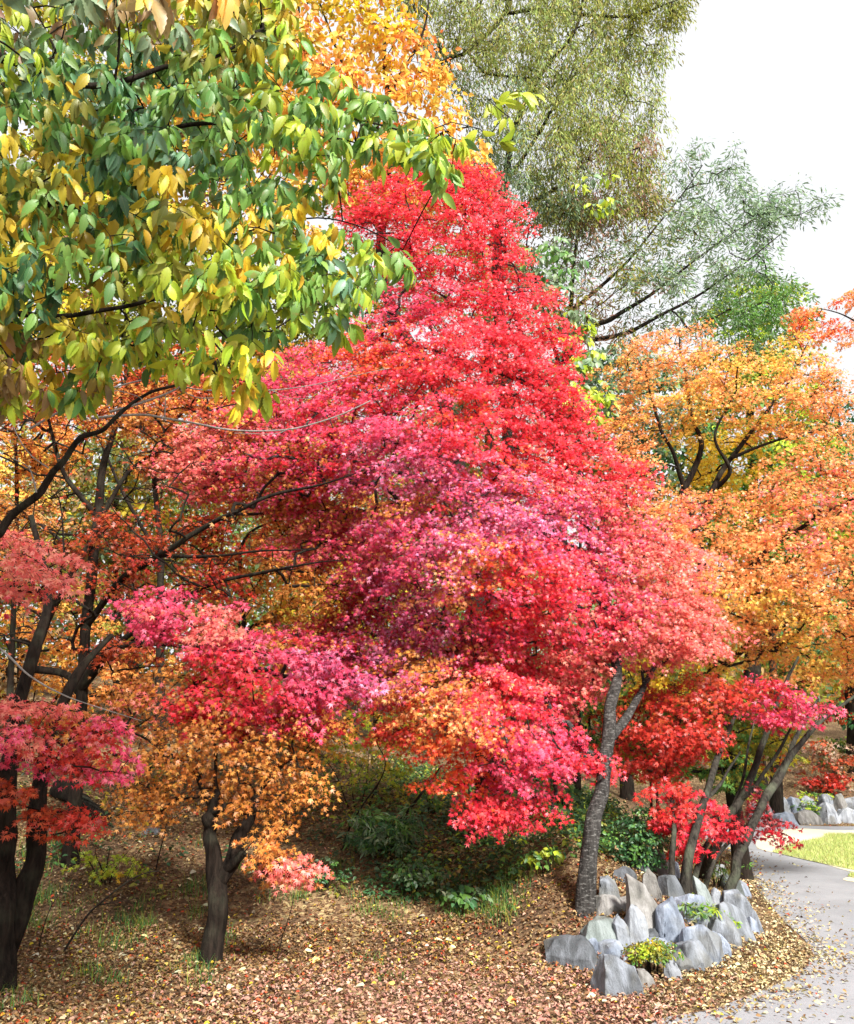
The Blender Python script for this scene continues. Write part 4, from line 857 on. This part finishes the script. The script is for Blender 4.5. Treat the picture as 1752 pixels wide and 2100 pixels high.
RK = [
 ('low dark flat rock lying apart at the left end of the rock pile', 1140, 1921, 1229, 1972, 'dark', -.12, .2, 1.0),
 ('large pointed grey rock at the very front of the rock pile', 1232, 1958, 1309, 2042, 'grey', -.06, .45, .8),
 ('small pale blue rock wedged behind the large pointed front rock', 1230, 1930, 1282, 1970, 'blue', .0, .3, 1.0),
 ('blocky green-grey rock left of the upright slabs, above the flat dark one', 1208, 1882, 1270, 1940, 'green', .05, .1, .9),
 ('narrow grey slab between the blocky green-grey rock and the whitish upright one', 1266, 1874, 1299, 1944, 'grey', -.1, .2, .8),
 ('whitish upright slab standing in the middle row of the rock pile', 1287, 1856, 1330, 1941, 'white', -.04, .15, .7),
 ('tall tan pointed rock leaning back, highest in the middle of the pile', 1297, 1790, 1367, 1920, 'tan', -.16, .55, .6),
 ('tall rounded pale slab right of the tan pointed rock', 1356, 1840, 1400, 1936, 'blue', .0, .1, .7),
 ('small pale rock behind the little yellow-green shrub', 1328, 1924, 1377, 1965, 'blue', .0, .1, .9),
 ('small white pointed stone just right of the little yellow-green shrub', 1369, 1955, 1396, 2010, 'white', -.1, .5, .8),
 ('low dark grey rock right of the small white pointed stone', 1382, 1952, 1427, 1992, 'dark', .0, .2, 1.0),
 ('rounded grey rock leaning against the blue slanting slab', 1398, 1930, 1452, 1986, 'grey', -.1, .2, .9),
 ('large blue-grey slab slanting down to the right at the front', 1415, 1896, 1482, 1970, 'blue', -.22, .2, .7),
 ('squat pale blue rock at the right foot of the slanting slab', 1456, 1914, 1497, 1953, 'blue', -.1, .1, .9),
 ('broad grey rock above the squat one, under the green plants', 1462, 1868, 1517, 1934, 'grey', -.15, .2, .8),
 ('large blotchy whitish-blue boulder beside the base of the crimson maple', 1396, 1832, 1456, 1896, 'blue', .0, .1, .9),
 ('grey leaning slab near the right end of the rock pile', 1484, 1852, 1543, 1920, 'grey', -.3, .15, .6),
 ('striped grey slab at the far right end of the rock pile', 1508, 1824, 1562, 1902, 'grey', -.32, .15, .6),
 ('thin pale green rock between the two right-hand stems', 1438, 1790, 1465, 1868, 'green', -.2, .4, .7),
 ('small pale rock left of the outermost stem', 1460, 1820, 1483, 1870, 'white', .0, .3, .9),
 ('narrow brownish rock behind the tan pointed one', 1324, 1782, 1356, 1844, 'tan', -.1, .2, .8),
 ('rounded dark grey rock left of the crimson maple stems', 1358, 1793, 1398, 1843, 'dark', .0, .1, .9),
 ('tall brown-grey rock at the back of the pile, under the hanging crimson leaves', 1330, 1738, 1370, 1797, 'tan', .12, .2, .8),
 ('small blue-grey rock at the back beside the tall brown-grey one', 1358, 1760, 1393, 1800, 'blue', .0, .1, .9),
 ('curved dark grey rock just right of the banded trunk', 1235, 1795, 1275, 1855, 'grey', -.1, .1, .8),
 ('low brown rock half buried at the foot of the banded trunk', 1219, 1834, 1270, 1868, 'tan', .0, .1, 1.0),
 ('pale rock high on the right behind the outermost stem', 1467, 1772, 1495, 1808, 'white', .0, .2, .9),
 ('tiny tan stone in front of the little yellow-green shrub', 1309, 1990, 1340, 2023, 'tan', -.1, .3, .9),
 ('dark rock set back behind the curved grey one', 1265, 1776, 1302, 1806, 'dark', .0, .1, .9),
 ('mossy rock at the back right, where the road passes behind the stems', 1488, 1790, 1522, 1838, 'green', -.1, .2, .9),
]
for i, (lb, a, b, c, d, k, ln, pt, th) in enumerate(RK):
    rock(lb, a, b, c, d, k, ln, i+1, None, pt, th)
EX = [
 ('small dark wedge stone between the whitish upright slab and the tall rounded one', 1326, 1905, 1360, 1938, 'dark', 0, .1, .9),
 ('little blue-grey stone at the foot of the blocky green-grey rock', 1205, 1925, 1234, 1956, 'blue', 0, .2, 1),
 ('small grey stone tucked under the low dark rock right of the shrub', 1418, 1972, 1446, 1996, 'grey', 0, .1, 1),
 ('small pale stone between the blotchy boulder and the broad grey rock', 1446, 1880, 1474, 1910, 'white', 0, .1, 1),
 ('little brown stone in front of the curved dark grey rock', 1272, 1838, 1300, 1868, 'tan', 0, .1, 1),
 ('small dark stone behind the tall tan pointed rock', 1300, 1760, 1332, 1792, 'dark', 0, .1, 1),
 ('small blue stone at the back of the pile beside the mossy one', 1510, 1806, 1536, 1842, 'blue', 0, .1, 1),
 ('small grey stone wedged below the striped end slab', 1530, 1880, 1556, 1914, 'blue', 0, .2, 1),
]
for i, (lb, a, b, c, d, k, ln, pt, th) in enumerate(EX):
    rock(lb, a, b, c, d, k, ln, i+41, None, pt, th)
FR = [
 ('large pale triangular stone standing alone at the front of the far rock wall', 1680, 1642, 1723, 1689, 'white', 0, .5),
 ('rounded pale stone at the far right of the distant rock wall', 1727, 1655, 1775, 1688, 'white', 0, .1),
 ('beige low stone left of the large pale triangular one, far wall', 1634, 1662, 1680, 1691, 'tan', 0, .1),
 ('grey-blue low stone at the left end of the far wall', 1596, 1664, 1634, 1694, 'blue', 0, .1),
 ('pale stone above the beige one in the far wall', 1648, 1628, 1680, 1666, 'white', 0, .2),
 ('grey upper stone behind the triangular one, far wall', 1682, 1624, 1712, 1656, 'grey', 0, .2),
 ('tan upper stone right of the triangular tip, far wall', 1714, 1624, 1738, 1660, 'tan', 0, .3),
 ('light upper stone at the far right of the distant wall', 1738, 1630, 1790, 1662, 'white', 0, .1),
 ('bluish upper stone near the left end of the far wall', 1622, 1630, 1650, 1666, 'blue', 0, .2),
 ('whitish stone half hidden by maroon leaves, far wall', 1590, 1630, 1622, 1668, 'white', 0, .2),
 ('pale stone glimpsed between the rock maple stems', 1545, 1640, 1592, 1690, 'white', 0, .2),
]
for i, (lb, a, b, c, d, k, ln, pt) in enumerate(FR):
    o = rock(lb, a, min(b, d-30), c, d if d > 1680 else d, k, ln, i+61, None, pt, .8)

# ================================================================== LITTER ON THE GROUND
ROAD_L = [tuple(p) for p in road_left]
ROADP = [tuple(p) for p in road_poly]
ISLE = [tuple(p) for p in verge_near] + [tuple(p) for p in verge_far]
def litter():
    parts = []
    for (x0, x1, y0, y1, dn) in [(-4.5, 4.2, 5.0, 8.4, 2900), (-6, 5, 8.4, 12, 1200), (-8, 6, 12, 17, 450), (-12, 14, 17, 27, 130)]:
        n = int((x1-x0)*(y1-y0)*dn); parts.append(np.stack([RNG.uniform(x0, x1, n), RNG.uniform(y0, y1, n)], 1))
    Q = np.concatenate(parts); x, y = Q[:, 0], Q[:, 1]
    onroad = inside(ROADP, x, y); de = edge_dist(ROAD_L, x, y, False)
    farpatch = inside(ISLE, x, y)
    keep = np.where(onroad, RNG.random(len(x)) < np.exp(-de/.20)*.8+.003, True) & np.where(farpatch, RNG.random(len(x)) < .05, True)
    keep &= RNG.random(len(x)) < .75+.4*snoise(x, y, 2.6, 1.0)
    Q = Q[keep]; x, y = Q[:, 0], Q[:, 1]; onroad = onroad[keep]
    n = len(x)
    z = height(x, y)+RNG.uniform(.006, .03, n)+np.where(onroad, .0, .004)
    th = RNG.uniform(0, 2*math.pi, n)
    A = np.stack([np.cos(th), np.sin(th), RNG.normal(0, .28, n)], 1)
    N = np.stack([RNG.normal(0, .55, n), RNG.normal(0, .55, n), np.ones(n)], 1)
    S = RNG.uniform(.016, .042, n)*np.where(y > 11, 1.25, 1)
    star_ = RNG.random(n) < .3
    b = np.clip(snoise(x, y, .9, 4)*.5+.5, 0, 1)
    pr = RNG.random(n)
    kk = np.where(pr < .50, 'brown', np.where(pr < .74, 'tan', np.where(pr < .86, 'pinkbr', np.where(pr < .90, 'gold', np.where(pr < .95, 'rust', 'sand')))))
    PAL['sand'] = [(.42, .34, .21), (.50, .42, .28), (.36, .28, .16)]
    PAL['salmon'] = [(.46, .25, .18), (.40, .20, .14), (.54, .33, .25), (.32, .14, .10)]
    PAL['straw'] = [(.52, .42, .23), (.46, .35, .17), (.58, .50, .31), (.38, .27, .13)]
    # yellow leaves gather by the road, red ones at the bottom
    wy = np.clip((x-1.25)/1.2, 0, 1)*np.clip((14-y)/2, 0, 1); wr = np.clip((7.9-y)/1.6, 0, 1)*np.clip((x+2.2)/1.6, 0, 1)
    q = RNG.random(n); kk = np.where(q < wr*.78*(1-wy), 'salmon', kk); q = RNG.random(n); kk = np.where(q < wy*.72, 'straw', kk)
    wl = np.clip((-1.0-x)/1.5, 0, 1)*.08; q = RNG.random(n); kk = np.where(q < wl, 'straw', kk)
    c = pick(kk, n, .24)*.86
    objs = []
    V1, F1, n1, _ = place(np.stack([x, y, z], 1)[star_], A[star_], N[star_], S[star_]*.62, MAPLE_S)
    V2, F2, n2, _ = place(np.stack([x, y, z], 1)[~star_], A[~star_], N[~star_], S[~star_], LITTER)
    V = np.concatenate([V1, V2]); 
    o = mesh_obj('fallen_leaves', V, [F1, F2+len(V1)], M_LITTER, col=np.concatenate([np.repeat(c[star_], n1, 0), np.repeat(c[~star_], n2, 0)]))
    tag(o, 'brown, tan and salmon fallen leaves carpeting the slope and the road edge', 'fallen leaves', kind='stuff')
    # a few large pale leaves
    m = 130; xx = RNG.uniform(-4.5, 2.6, m); yy = RNG.uniform(5, 10.5, m); th = RNG.uniform(0, 6.28, m)
    V, F, nv, uv = place(np.stack([xx, yy, height(xx, yy)+.035], 1), np.stack([np.cos(th), np.sin(th), 0*th], 1), np.stack([RNG.normal(0, .3, m), RNG.normal(-.2, .3, m), np.ones(m)], 1), RNG.uniform(.05, .09, m), BROAD)
    PAL['pale'] = [(.66, .58, .26), (.62, .52, .34), (.70, .52, .12), (.50, .52, .36)]
    o = mesh_obj('large_fallen_leaves', V, F, M_LITTER, col=np.repeat(pick(['pale']*m, m), nv, 0)); tag(o, 'scattered large pale yellow leaves lying on the brown litter', 'fallen leaves', kind='stuff')
litter()

# ================================================================== UNDERGROWTH, GRASS
def tuft_mesh(cs, h, n, keys, name, label, w=.006, spread=.10):
    m = len(cs)*n; ci = np.repeat(np.arange(len(cs)), n)
    C = np.array(cs)[ci]; hh = np.broadcast_to(np.asarray(h), (len(cs),))[ci]*RNG.uniform(.5, 1.15, m)
    th = RNG.uniform(0, 6.28, m); o = RNG.normal(0, spread, (m, 2))
    base = C.copy(); base[:, :2] += o; base[:, 2] = height(base[:, 0], base[:, 1])
    lean = RNG.uniform(.3, 1.3, m)[:, None]*np.stack([np.cos(th), np.sin(th)], 1)
    side = np.stack([-np.sin(th), np.cos(th), 0*th], 1)*w
    k = [0, .4, .75, 1]; V = []
    for t in k:
        p = base.copy(); p[:, :2] += lean*hh[:, None]*t*t*.8; p[:, 2] += hh*(t-.35*t*t*np.minimum(1, lean[:, 0]**2+lean[:, 1]**2))
        V += [p-side*(1-t*.9), p+side*(1-t*.9)]
    V = np.stack(V, 1).reshape(-1, 3)
    f = np.array([(0, 1, 3, 2), (2, 3, 5, 4), (4, 5, 7, 6)]); F = (f[None]+(np.arange(m)*8)[:, None, None]).reshape(-1, 4)
    c = pick([keys[i] for i in RNG.integers(len(keys), size=m)], m, .2)
    ob = mesh_obj(name, V, F, M_FAR, col=np.repeat(c, 8, 0)); tag(ob, label, 'grass', kind='stuff'); return ob
cs = []
for cx, cy, k, sp in [(410, 1990, 7, 30), (60, 1850, 8, 60), (100, 1900, 6, 50), (230, 1940, 6, 60), (270, 1900, 5, 50), (470, 1940, 2, 20), (900, 1855, 8, 60), (960, 1830, 8, 50), (1000, 1870, 6, 40), (760, 1850, 5, 60), (1050, 1850, 6, 40), (930, 1810, 8, 60), (180, 2000, 4, 50), (30, 2060, 3, 40), (860, 1880, 4, 60), (800, 2000, 2, 40),
                      (150, 1800, 8, 90), (60, 1760, 8, 60), (560, 1840, 4, 60), (1100, 1800, 6, 60), (700, 1800, 8, 80), (350, 1830, 5, 60)]:
    for _ in range(k): cs.append(ground(cx+RNG.normal(0, sp), cy+RNG.normal(0, sp*.35)))
tuft_mesh(cs, RNG.uniform(.08, .20, len(cs)), 34, ['green', 'deep', 'olive', 'green'], 'grass_tufts', 'thin arching olive grass tufts poking through the leaf litter', .0035, .07)
def lawn_grass():
    n = 60000; x = RNG.uniform(5.5, 13, n*2); y = RNG.uniform(11, 20, n*2)
    P = [tuple(p+np.array([.06, .05])) for p in tn]+[tuple(p) for p in tf]
    m = inside(P, x, y); x, y = x[m][:n], y[m][:n]; n = len(x)
    th = RNG.uniform(0, 6.28, n); h = RNG.uniform(.03, .07, n)
    b = np.stack([x, y, np.full(n, .012)], 1); s_ = np.stack([np.cos(th), np.sin(th), 0*th], 1)*.006
    t = b+np.stack([RNG.normal(0, .02, n), RNG.normal(0, .02, n), h], 1)
    V = np.stack([b-s_, b+s_, t], 1).reshape(-1, 3); F = np.arange(3*n).reshape(-1, 3)
    PAL['turf'] = [(.33, .42, .11), (.44, .50, .17), (.56, .56, .25)]
    o = mesh_obj('lawn_grass', V, F, M_FAR, col=np.repeat(pick(['turf']*n, n), 3, 0)); tag(o, 'short bright green mown grass inside the bend of the road', 'grass', kind='stuff')
lawn_grass()

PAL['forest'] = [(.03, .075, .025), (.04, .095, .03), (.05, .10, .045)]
def bush(name, label, cat, cx, by, w, h, keys, leaf, size, n, per=16, r=.10, bark=M_BARK, hang=.3, up=.8, stems=4, lmat=M_LEAF, size_y=None, **kw):
    p = ground(cx, by); Y = float(p[1]); st = []
    for i in range(stems):
        a = (i+.5)/stems-.5
        st.append([(cx+a*w*.15, by, None, .010), (cx+a*w*.5, by-h*.5, Y, .006), (cx+a*w*.9, by-h*(.95-.3*abs(a)), Y+RNG.uniform(-.1, .1), .003)])
    anch = keys if isinstance(keys, list) else [(cx, by-h/2, keys)]
    return tree(name, label, cat, st, [dict(poly=ell(cx, by-h*.52, w/2, h*.5), Y=Y, T=w*.5*Y/F_, lo=.05, n=n, per=per, r=r, leaf=leaf, size=size, anch=anch, hang=hang, up=up, nj=.6, twigs=False, front=.3, **kw)],
                bark=bark, lmat=lmat, flare=False, trunk_name='stems', crown_name='foliage', twig=.0016, sides=5)
bush('seedling', 'low yellow and lime leafy seedling on the litter between the two left trunks', 'plant', 213, 1815, 140, 80, [(175, 1775, ('yellow', 'lime')), (240, 1760, 'lime')], MAPLE, .045, 22, 14, .10, face=.3)
bush('shrub', 'yellow-green leafy shrub in the gap right of the orange-brown crown', 'shrub', 735, 1660, 260, 150, [(700, 1560, 'lime'), (760, 1540, ('yellow', 'lime')), (840, 1560, ('lime', 'gold')), (740, 1620, ('green', 'olive'))], MAPLE, .06, 75, 13, .16, face=.3)
bush('shrub', 'dark feathery green shrub behind the leaning bare stick', 'shrub', 790, 1752, 130, 90, ('deep', 'sage', 'green'), NEEDLE, .09, 80, 24, .09)
bush('shrub', 'small dark green plant at the edge of the low orange leaves', 'shrub', 668, 1825, 46, 66, ('green', 'deep', 'sage'), BROAD, .035, 26, 14, .05)
bush('shrub', 'green ferny plant left of the hanging red branch', 'shrub', 845, 1832, 90, 62, ('green', 'sage', 'deep'), BROAD, .05, 34, 12, .09)
bush('shrub', 'light green sapling leaves just left of the hanging red branch', 'shrub', 885, 1672, 60, 70, ('lime', 'green', 'sage'), BROAD, .07, 18, 10, .10)
bush('shrub', 'green broad-leaved weeds low in the middle of the slope', 'plant', 955, 1862, 90, 40, ('green', 'deep', 'sage'), BROAD, .075, 16, 8, .08)
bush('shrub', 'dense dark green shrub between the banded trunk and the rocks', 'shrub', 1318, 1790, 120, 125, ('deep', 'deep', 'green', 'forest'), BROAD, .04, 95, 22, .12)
bush('shrub', 'light green leafy shoots just left of the banded trunk', 'shrub', 1150, 1700, 90, 130, ('green', 'lime', 'deep'), BROAD, .075, 34, 10, .12)
bush('shrub', 'yellow-green sprig on the dark slope below the hanging red branch', 'plant', 1120, 1790, 70, 50, ('lime', 'green'), BROAD, .06, 12, 9, .08)
bush('shrub', 'little yellow-green shrub growing among the front rocks', 'shrub', 1338, 2000, 74, 76, [(1320, 1960, ('lime', 'olive', 'green')), (1345, 1935, ('gold', 'olive')), (1355, 1975, ('olive', 'green'))], BROAD, .026, 60, 22, .05)
bush('rock_plant', 'green weeds sprouting on top of the blue slanting slab', 'plant', 1448, 1902, 66, 46, ('lime', 'green', 'sage'), NEEDLE, .06, 20, 14, .05)
bush('rock_plant', 'small bright green plant between the right-hand rocks', 'plant', 1480, 1915, 36, 36, ('lime', 'green'), BROAD, .03, 14, 14, .04)
bush('rock_plant', 'straggly green plant on the rocks under the outermost stem', 'plant', 1470, 1822, 60, 66, ('olive', 'green', 'sage'), NEEDLE, .06, 24, 12, .07)
bush('rock_plant', 'bright green tuft in front of the far stones, left of the triangular one', 'plant', 1655, 1672, 40, 26, ('lime', 'green'), BROAD, .07, 16, 16, .10)
bush('rock_plant', 'bright green tuft above the triangular stone of the far wall', 'plant', 1676, 1646, 28, 26, ('lime', 'green'), BROAD, .07, 14, 16, .10)
bush('shrub', 'brown-leaved low shrub on the bank above the far rock wall', 'shrub', 1690, 1620, 120, 110, [(1690, 1560, ('rust', 'pinkbr', 'brown'))], MAPLE_S, .10, 60, 24, .25)
bush('shrub', 'coral-red spray of leaves over the far rock wall', 'shrub', 1700, 1625, 80, 40, 'brick', MAPLE_S, .09, 26, 24, .20)
bush('shrub', 'bright green bush on the bank above the far rock wall', 'shrub', 1722, 1575, 60, 60, ('green', 'lime'), BROAD, .10, 40, 24, .22)
def undergrowth():
    n = 1700
    x = RNG.uniform(-7, 4.6, n*3); y = RNG.uniform(8.8, 18, n*3)
    w = np.clip((x+1.2)/1.6, .07, 1)*inside(HILL, x, y)
    m = (RNG.random(len(x)) < w) & (edge_dist(FOOT, x, y, False) > 1.3)
    x, y = x[m][:n], y[m][:n]; n = len(x); per = 26
    ns = np.repeat(np.arange(n), per); m = len(ns); r = RNG.uniform(.12, .3, n)
    a = RNG.uniform(0, 6.28, m); q = np.sqrt(RNG.random(m))*r[ns]
    px, py = x[ns]+q*np.cos(a), y[ns]+q*np.sin(a)
    P = np.stack([px, py, height(px, py)+RNG.uniform(.03, 1, m)**1.2*RNG.uniform(.1, .42, n)[ns]], 1)
    V, F, nv, uv = place(P, np.stack([np.cos(a), np.sin(a), RNG.normal(-.1, .3, m)], 1), np.stack([RNG.normal(0, .4, m), RNG.normal(-.3, .4, m), np.ones(m)], 1), RNG.uniform(.03, .075, m), BROAD)
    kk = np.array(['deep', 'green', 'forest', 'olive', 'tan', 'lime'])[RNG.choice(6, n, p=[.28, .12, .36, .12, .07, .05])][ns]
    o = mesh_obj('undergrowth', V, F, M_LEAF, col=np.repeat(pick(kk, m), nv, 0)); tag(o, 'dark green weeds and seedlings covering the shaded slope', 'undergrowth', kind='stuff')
undergrowth()

# ================================================================== DEAD WOOD AND STICKS
def stick(label, pts, r0, r1, name='stick', cat='stick', forks=(), mat=M_BARK, yoff=0.0):
    g = ground(*pts[0]); L = []
    for i, (x, y) in enumerate(pts):
        t = i/(len(pts)-1); p = at(x, y, g[1]+yoff*t) if i else g-np.array([0, 0, .04]); L.append(np.append(p, r0*(1-t)+r1*t))
    base = L[0][:3].copy(); S = np.array(smooth_line(L, 6)); t_ = Tubes(); t_.add(S[:, :3], S[:, 3], 7, rough=.08)
    for (i, q) in forks:
        F2 = [L[i]*1.0]; F2[0] = np.append(L[i][:3], L[i][3]*.6)
        for j, (x, y) in enumerate(q): F2.append(np.append(at(x, y, L[i][1]+.1*(j+1)), L[i][3]*.6*(1-.7*(j+1)/len(q))))
        S = np.array(smooth_line(F2, 5)); t_.add(S[:, :3], S[:, 3], 5)
    o = t_.build(name, mat, None, base); o.location = base; tag(o, label, cat); return o
stick('thin bare stem leaning right across the litter, with forking tip', [(122, 1957), (170, 1890), (201, 1856), (258, 1811), (295, 1792), (328, 1786)], .011, .004, 'bare_sapling', 'sapling', [(2, [(240, 1850), (285, 1842)]), (3, [(270, 1780), (290, 1740)])])
stick('short thin upright twig beside the twin-trunk maple', [(77, 1950), (90, 1900), (105, 1860), (120, 1835)], .005, .002, 'bare_sapling', 'sapling')
stick('slender bare stem rising left of the forked maple', [(318, 1785), (330, 1740), (340, 1700), (343, 1640)], .008, .003, 'bare_sapling', 'sapling', [(2, [(355, 1700), (362, 1710)])])
stick('thin upright twig right of the forked maple trunk', [(565, 1975), (580, 1920), (596, 1870), (604, 1830)], .005, .002, 'bare_sapling', 'sapling')
stick('thick bare stick leaning right over the green shrub', [(787, 1742), (800, 1710), (825, 1678), (855, 1640), (885, 1600), (905, 1570)], .020, .010, 'leaning_stick', 'stick')
stick('curved bare stem behind the yellow-green shrub', [(700, 1745), (716, 1700), (745, 1650), (780, 1600), (790, 1560), (770, 1520)], .012, .005, 'bare_sapling', 'sapling')
stick('straight thin dark stem behind the crimson maple leaves', [(1337, 1740), (1336, 1650), (1335, 1560), (1338, 1460), (1345, 1380)], .022, .012, 'bare_sapling', 'sapling', [(2, [(1300, 1590), (1270, 1575)]), (3, [(1390, 1560), (1420, 1555)])])
def log():
    a = ground(118, 1632); b = ground(216, 1690); a = a+np.array([0, 0, .10]); b = b+np.array([0, 0, .05])
    root = empty('fallen_log', (a+b)/2); tag(root, 'dark rotting log lying on the slope beside the left trunks', 'log')
    t_ = Tubes(); n = 26; t = np.linspace(0, 1, n)[:, None]; P = a*(1-t)+b*t; R = .115-.02*t[:, 0]+.012*np.sin(t[:, 0]*17)
    t_.add(P, R, 16, rough=.10); t_.build('log_body', M_BARK, root, np.array(root.location))
    t2 = Tubes()
    for k in range(5):
        o = np.array([0, -.05, .10-.03*k]); p0 = a*(.5-.1*k)+b*(.5+.1*k)+o; p1 = p0+(b-a)*.32+np.array([0, -.03, .02]); t2.add([p0, (p0+p1)/2+[0, 0, .012], p1], [.018, .022, .006], 5)
    t2.build('split_wood', M_BARK_RED, root, np.array(root.location))
    s_ = rock('dark stump-like stone on the litter beside the end of the log', 290, 1672-18+40, 326, 1672+40, 'dark', 0, 91, None, .1, .9)
log()
